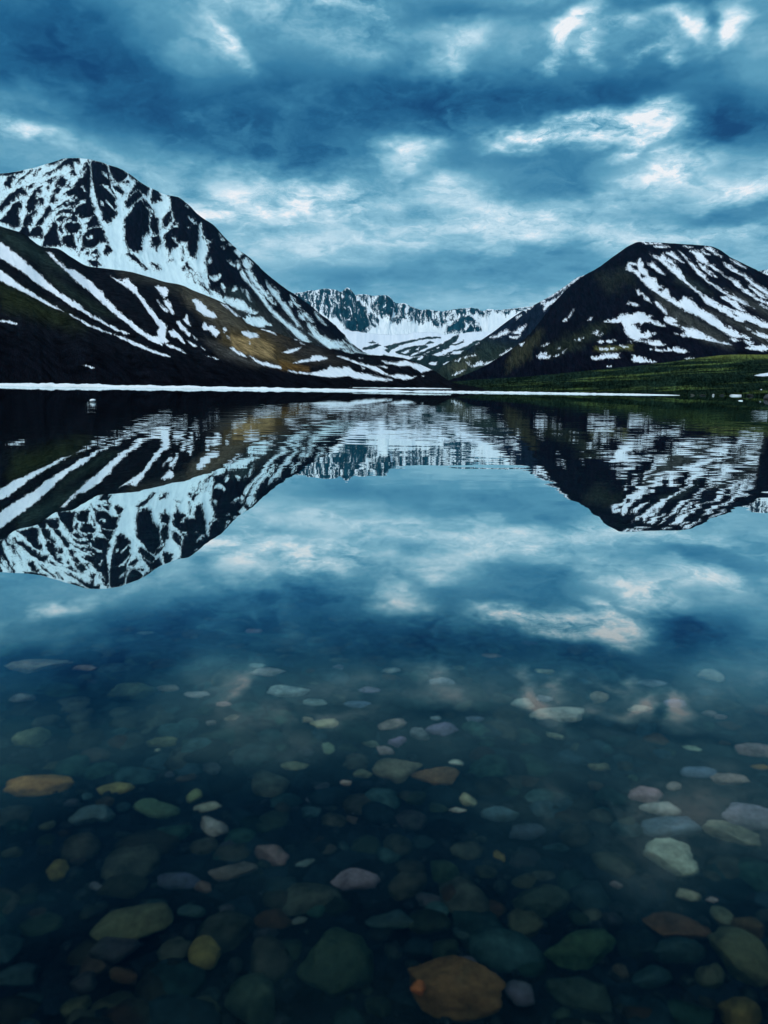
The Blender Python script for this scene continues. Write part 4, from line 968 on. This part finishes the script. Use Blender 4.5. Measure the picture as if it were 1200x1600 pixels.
# x, y, width, height, tone, turn, landmark text
ST = [
    (62, 1228, 80, 44, 'amber', 0, 'big amber boulder'), (323, 1490, 42, 54, 'ochre', .5, 'bright golden stone'), (700, 1552, 130, 84, 'brown', -.2, 'huge brown rock'), (1048, 1342, 66, 54, 'cream', -.7, 'big tilted cream stone'),
    (1033, 1265, 52, 26, 'cream', 0, 'smooth ivory stone'), (1172, 1278, 70, 46, 'mauve', 0, 'big pinkish grey boulder'), (1155, 1498, 60, 80, 'olive', .1, 'big olive boulder'), (423, 1337, 48, 32, 'pink', -.4, 'bright pinkish tan stone'),
    (910, 1486, 95, 52, 'green', .1, 'big dark green slab'), (685, 1212, 72, 36, 'brown', -.1, 'broad brown grey rock'), (872, 1118, 76, 14, 'cream', 0, 'long thin cream stone'), (1180, 1173, 52, 28, 'pink', 0, 'pinkish brown rock near the edge'),
    (615, 1132, 46, 22, 'pink', .3, 'slanted rosy stone'), (62, 1040, 82, 40, 'tan', .1, 'broad dim tan rock'), (262, 1076, 32, 18, 'pink', 0, 'isolated rosy cobble'), (555, 1380, 62, 40, 'pale', .2, 'jagged pale grey stone'), (212, 1443, 100, 42, 'olive', .35, 'long mossy grey boulder'),
    (450, 1080, 60, 28, 'pale', .2, 'large pale grey slab'), (88, 1360, 28, 34, 'ochre', .3, 'upright straw coloured stone'), (780, 1337, 16, 26, 'ochre', .2, 'little upright yellow stone'), (1110, 1056, 32, 34, 'cream', 0, 'pale creamy cobble'),
    (180, 1233, 46, 16, 'ochre', .3, ''), (150, 1275, 62, 30, 'teal', .3, ''), (245, 1265, 60, 30, 'green', .1, ''), (302, 1245, 24, 24, 'olive', 0, ''), (325, 1262, 40, 12, 'tan', .2, ''), (335, 1293, 46, 28, 'pale', -.5, ''), (20, 1335, 25, 20, 'olive', 0, ''),
    (150, 1387, 18, 16, 'pale', 0, ''), (280, 1380, 54, 30, 'blue', 0, ''), (318, 1388, 22, 18, 'pink', 0, ''), (365, 1363, 60, 30, 'tan', .2, ''), (195, 1527, 40, 24, 'brown', -.1, ''), (30, 1535, 56, 40, 'teal', 0, ''), (400, 1570, 70, 70, 'green', 0, ''), (300, 1425, 35, 20, 'teal', 0, ''),
    (477, 1353, 28, 16, 'pale', .4, ''), (620, 1204, 66, 56, 'olive', 0, ''), (567, 1210, 26, 18, 'olive', 0, ''), (540, 1223, 16, 10, 'pink', 0, ''), (730, 1250, 24, 28, 'tan', .1, ''), (714, 1266, 26, 8, 'cream', 0, ''), (782, 1273, 50, 24, 'teal', 0, ''), (690, 1365, 42, 38, 'green', .2, ''),
    (610, 1440, 62, 30, 'teal', .1, ''), (520, 1515, 96, 110, 'green', 0, ''), (722, 1508, 46, 22, 'grey', 0, ''), (470, 1440, 24, 10, 'pale', .4, ''), (1010, 1243, 46, 30, 'pink', 0, ''), (1050, 1296, 76, 36, 'blue', -.1, ''), (1053, 1229, 20, 16, 'tan', 0, ''), (1140, 1303, 66, 34, 'tan', -.4, ''),
    (963, 1385, 16, 14, 'cream', 0, ''), (1075, 1401, 28, 18, 'tan', -.5, ''), (1112, 1407, 16, 10, 'cream', 0, ''), (1128, 1435, 24, 36, 'tan', .2, ''), (1055, 1450, 80, 26, 'brown', -.25, ''), (1170, 1450, 40, 34, 'brown', 0, ''), (840, 1410, 80, 44, 'green', .2, ''), (870, 1325, 36, 18, 'teal', 0, ''),
    (820, 1300, 50, 22, 'blue', 0, ''), (1112, 1525, 40, 34, 'olive', .2, ''), (970, 1520, 20, 20, 'olive', 0, ''), (815, 1555, 40, 36, 'grey', 0, ''), (1060, 1490, 60, 36, 'teal', 0, ''), (910, 1555, 84, 36, 'green', -.3, ''), (1155, 1588, 46, 40, 'ochre', 0, ''), (1020, 1530, 50, 30, 'teal', 0, ''),
    (130, 1044, 32, 14, 'pink', .1, ''), (307, 1085, 36, 12, 'pale', 0, ''), (350, 1101, 22, 12, 'pink', 0, ''), (363, 1122, 22, 14, 'pink', .2, ''), (330, 1130, 14, 14, 'pink', 0, ''), (50, 1155, 44, 44, 'olive', .2, ''), (250, 1160, 44, 22, 'olive', 0, ''), (247, 1172, 8, 6, 'cream', 0, ''),
    (35, 1092, 30, 20, 'mauve', 0, ''), (200, 1080, 76, 40, 'green', .1, ''), (395, 986, 25, 10, 'pink', .1, ''), (228, 989, 24, 7, 'pale', 0, ''), (530, 1043, 18, 14, 'mauve', 0, ''), (610, 1048, 28, 13, 'pale', 0, ''), (490, 1097, 36, 13, 'pale', 0, ''), (480, 1125, 20, 15, 'pink', 0, ''), (506, 1131, 40, 18, 'tan', .1, ''),
    (655, 1148, 28, 25, 'mauve', 0, ''), (620, 1160, 26, 28, 'mauve', 0, ''), (580, 1163, 26, 13, 'olive', -.2, ''), (602, 1173, 24, 19, 'tan', 0, ''), (512, 1168, 20, 34, 'olive', 0, ''), (692, 1141, 48, 30, 'mauve', .3, ''), (740, 1124, 30, 17, 'grey', .1, ''), (714, 1192, 22, 10, 'cream', 0, ''),
    (462, 1197, 40, 13, 'olive', .1, ''), (768, 1025, 28, 13, 'tan', 0, ''), (716, 1044, 18, 12, 'olive', 0, ''), (850, 1050, 28, 17, 'tan', 0, ''), (866, 1150, 26, 14, 'tan', -.4, ''), (935, 1090, 30, 25, 'pink', 0, ''), (998, 1108, 32, 19, 'cream', 0, ''), (1107, 1115, 20, 18, 'pink', 0, ''),
    (1125, 1120, 16, 12, 'tan', 0, ''), (1190, 1199, 26, 9, 'rust', 0, ''), (1140, 1219, 46, 26, 'tan', 0, ''), (1095, 1208, 50, 24, 'blue', 0, ''), (937, 1198, 30, 18, 'olive', 0, ''), (1085, 1171, 28, 9, 'pale', -.4, ''), (682, 1122, 16, 10, 'pale', 0, ''), (400, 1040, 30, 10, 'pale', 0, ''), (560, 1100, 40, 14, 'blue', 0, ''),
    (850, 1092, 22, 18, 'pale', 0, ''), (1055, 1100, 28, 20, 'blue', 0, ''), (818, 1100, 34, 24, 'pale', 0, ''), (1020, 1068, 40, 16, 'mauve', 0, ''), (690, 1065, 36, 18, 'pale', 0, ''), (420, 1050, 50, 14, 'pale', .1, ''), (575, 1078, 34, 12, 'mauve', 0, '')]
WORDS = {'amber': 'amber', 'ochre': 'straw yellow', 'pink': 'rosy', 'tan': 'tan', 'cream': 'cream', 'grey': 'grey', 'mauve': 'mauve grey', 'olive': 'olive', 'green': 'dark green', 'teal': 'dim teal', 'brown': 'brown', 'pale': 'pale grey', 'blue': 'blue grey', 'rust': 'rust orange'}
marks = [(s[0], s[1], s[6]) for s in ST if s[6]]
used = set()
spots = []
for i, (x, y, w, h, tone, turn, mark) in enumerate(ST):
    p, dist = on_bed(x, y + h * .12)
    k = dist / FPX
    sa = .78
    half = np.array([w * k * .57, max(h * k * .52 / max(sa, .3) * .8, w * k * .3), min(w, h) * k * .46])
    half[2] = max(half[2] * 1.35, .3 * half[0])
    o = lump("lake_stone", (p[0], p[1], p[2] + half[2] * .5), half, st_mat, 200 + i, cuts=11, sub=3 if w < 60 else 4, rz=turn)
    spots.append((p[0], p[1], max(half[0], half[1])))
    jit = random.Random(i)
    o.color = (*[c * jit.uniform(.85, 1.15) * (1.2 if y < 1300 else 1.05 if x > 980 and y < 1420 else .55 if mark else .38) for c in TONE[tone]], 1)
    size = 'tiny' if w < 17 else 'small' if w < 31 else 'large' if w > 62 else 'medium'
    form = 'flat' if w > 2.5 * h else 'upright' if h > 1.15 * w else 'rounded' if w < 1.45 * h else 'long'
    if mark:
        lab = f"{mark} under the clear water" + (", a rusty spot on its side" if mark.startswith('huge') else "")
    else:
        lab = None
        for mx, my, mt in sorted(marks, key=lambda m: math.hypot(m[0] - x, (m[1] - y) * 1.4)):
            rel = ('left of' if x < mx else 'right of') if abs(x - mx) > abs(y - my) * 1.2 else ('just beyond' if y < my else 'in front of')
            t_ = f"{size} {WORDS[tone]} {form} stone underwater, {rel} the {mt}"
            if t_ not in used:
                lab = t_
                break
    used.add(lab)
    tag(o, None, lab, "stone", "stones on the lake bed")
    if mark.startswith('huge'):
        q = lump("rusty_spot", (-half[0] * .56, -half[1] * .38, half[2] * .50), (half[0] * .15, half[1] * .30, half[2] * .16), st_mat, 977, cuts=12, sub=3, parent=o)
        q.color = (.42, .13, .035, 1)
        q["label"] = "rusty orange spot"

# ---- dim stones between them, sunk in the dark
rnd = random.Random(5)
n_dim, tries = 0, 0
placed = [(s[0], s[1], s[2], s[3], .47) for s in ST]
while n_dim < 178 and tries < 9000:
    tries += 1
    y = 985 + 640 * rnd.random() ** .9
    x = rnd.uniform(-60, 1260)
    w = rnd.uniform(24, 74) * (.45 + (y - 950) / 900)
    h = w * rnd.uniform(.4, .8) * (.55 + (y - 950) / 1300)
    if any(abs(x - a) < (w + c) * z_ and abs(y - b_) < (h + d_) * z_ for a, b_, c, d_, z_ in placed):
        continue
    placed.append((x, y, w, h, .38))
    n_dim += 1
    p, dist = on_bed(x, y)
    k = dist / FPX
    half = np.array([w * k * .5, w * k * .42, h * k * .5])
    o = lump("dim_lake_stone", (p[0], p[1], p[2] + half[2] * .2), half, st_mat, 700 + n_dim, cuts=11, sub=3, rz=rnd.uniform(-.6, .6))
    t_ = rnd.choice(['teal', 'teal', 'green', 'green', 'olive', 'grey', 'brown', 'tan'])
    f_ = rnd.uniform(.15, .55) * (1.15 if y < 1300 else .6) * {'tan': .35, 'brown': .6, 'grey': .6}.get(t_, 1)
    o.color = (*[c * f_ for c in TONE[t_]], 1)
    tag(o, None, "dim blue green stone barely visible in the dark lake bed", "stone", "dim stones lost in the dark water")

# ---- the packed cobbles of the bed itself, past counting
rs = np.random.RandomState(11)
v0, f0 = ICO[2]
PV, PF, PC = [], [], []
for i in range(1900):
    yy_ = .9 + 7.0 * rs.rand() ** 1.1
    xx_ = rs.uniform(-1, 1) * (.9 + yy_ * .58)
    r_ = rs.uniform(.03, .10) * (1 + .03 * yy_)
    if any((xx_ - a_) ** 2 + (yy_ - b_) ** 2 < (c_ * .9 + r_ * .7) ** 2 for a_, b_, c_ in spots):
        continue
    q = v0.copy()
    for _ in range(7):
        nn_ = rs.normal(size=3); nn_ /= np.linalg.norm(nn_)
        q = q - np.outer(np.maximum(q @ nn_ - rs.uniform(.5, .9), 0) * .95, nn_)
    q = q * np.array([r_ * rs.uniform(.9, 1.5), r_ * rs.uniform(.8, 1.2), r_ * rs.uniform(.5, .8)])
    a = rs.uniform(0, 6.28); c_, s_ = math.cos(a), math.sin(a)
    q = np.stack([q[:, 0] * c_ - q[:, 1] * s_, q[:, 0] * s_ + q[:, 1] * c_, q[:, 2]], 1) + np.array([xx_, yy_, float(bed_z(xx_, yy_)) + r_ * .08])
    b0 = len(PV) * len(v0)
    PV.append(q); PF += [tuple(a_ + b0 for a_ in f) for f in f0]
    tone_ = np.array([(.045, .100, .090), (.036, .085, .060), (.060, .065, .045), (.035, .075, .085), (.070, .085, .060)][rs.randint(5)]) * rs.uniform(.12, .8) * (.75 + .28 * max(0, yy_ - 1.5))  # tone rises with distance, painting in the veil of the murky water
    PC.append(np.tile(np.append(tone_, 1), (len(v0), 1)))
cob_mat, T = mat_new("bed_cobbles")
wpos = T.n('ShaderNodeNewGeometry').outputs['Position']
n1 = T.noise(wpos, 14.0, 5.0, .62)
kk = T.maprange(n1, .3, .7, .4, 1.5)
colr = T.scale(T.n('ShaderNodeAttribute', attribute_name="tone").outputs['Color'], T.n('ShaderNodeCombineXYZ', {0: kk, 1: kk, 2: kk}).outputs[0])
b = T.n('ShaderNodeBsdfPrincipled', {'Base Color': colr, 'Roughness': .9, 'Specular IOR Level': 0.0})
T.n('ShaderNodeOutputMaterial', {0: b.outputs[0]})
cob = mesh_object("cobbles", np.concatenate(PV), PF, cob_mat)
ca = cob.data.attributes.new("tone", 'FLOAT_COLOR', 'POINT')
ca.data.foreach_set("color", np.concatenate(PC).astype(np.float32).ravel())
tag(cob, 'stuff', "packed dark cobbles covering the lake bed", "cobbles")

# ---- pebbles: nobody could count them
rs = np.random.RandomState(3)
v0, f0 = ICO[1]
PV, PF = [], []
for i in range(2600):
    yy_ = 1.0 + 7.5 * rs.rand() ** 1.3
    xx_ = rs.uniform(-1, 1) * (.8 + yy_ * .55)
    r_ = rs.uniform(.008, .03)
    q = v0 * (1 + rs.uniform(-.2, .2, (len(v0), 1))) * np.array([r_ * rs.uniform(.8, 1.5), r_ * rs.uniform(.8, 1.5), r_ * .55])
    q = q + np.array([xx_, yy_, float(bed_z(xx_, yy_)) + r_ * .2])
    b0 = len(PV) * len(v0)
    PV.append(q); PF += [tuple(a + b0 for a in f) for f in f0]
peb = mesh_object("pebbles", np.concatenate(PV), PF, st_mat)
peb.color = (.012, .018, .020, 1)
tag(peb, 'stuff', "small dark pebbles scattered over the lake bed", "pebbles")

# ================================================================ AIR
hz_mat, T = mat_new("mountain_haze")
pv = T.n('ShaderNodeVolumePrincipled', {'Color': (.10, .58, 1.0, 1), 'Density': 1.15e-5, 'Anisotropy': 0.0})
T.n('ShaderNodeOutputMaterial', {1: pv.outputs[0]})
HX, HY0, HY1, HZ0, HZ1 = 9100, -460, 10600, -10.5, 1150
hv = [(sx_ * HX, y_, z_) for z_ in (HZ0, HZ1) for sx_, y_ in ((-1, HY0), (1, HY0), (1, HY1), (-1, HY1))]
haze = mesh_object("haze", hv, [(3, 2, 1, 0), (4, 5, 6, 7), (0, 1, 5, 4), (1, 2, 6, 5), (2, 3, 7, 6), (3, 0, 4, 7)], hz_mat, smooth=False)
tag(haze, 'stuff', "thin blue air fading the far mountains", "haze")
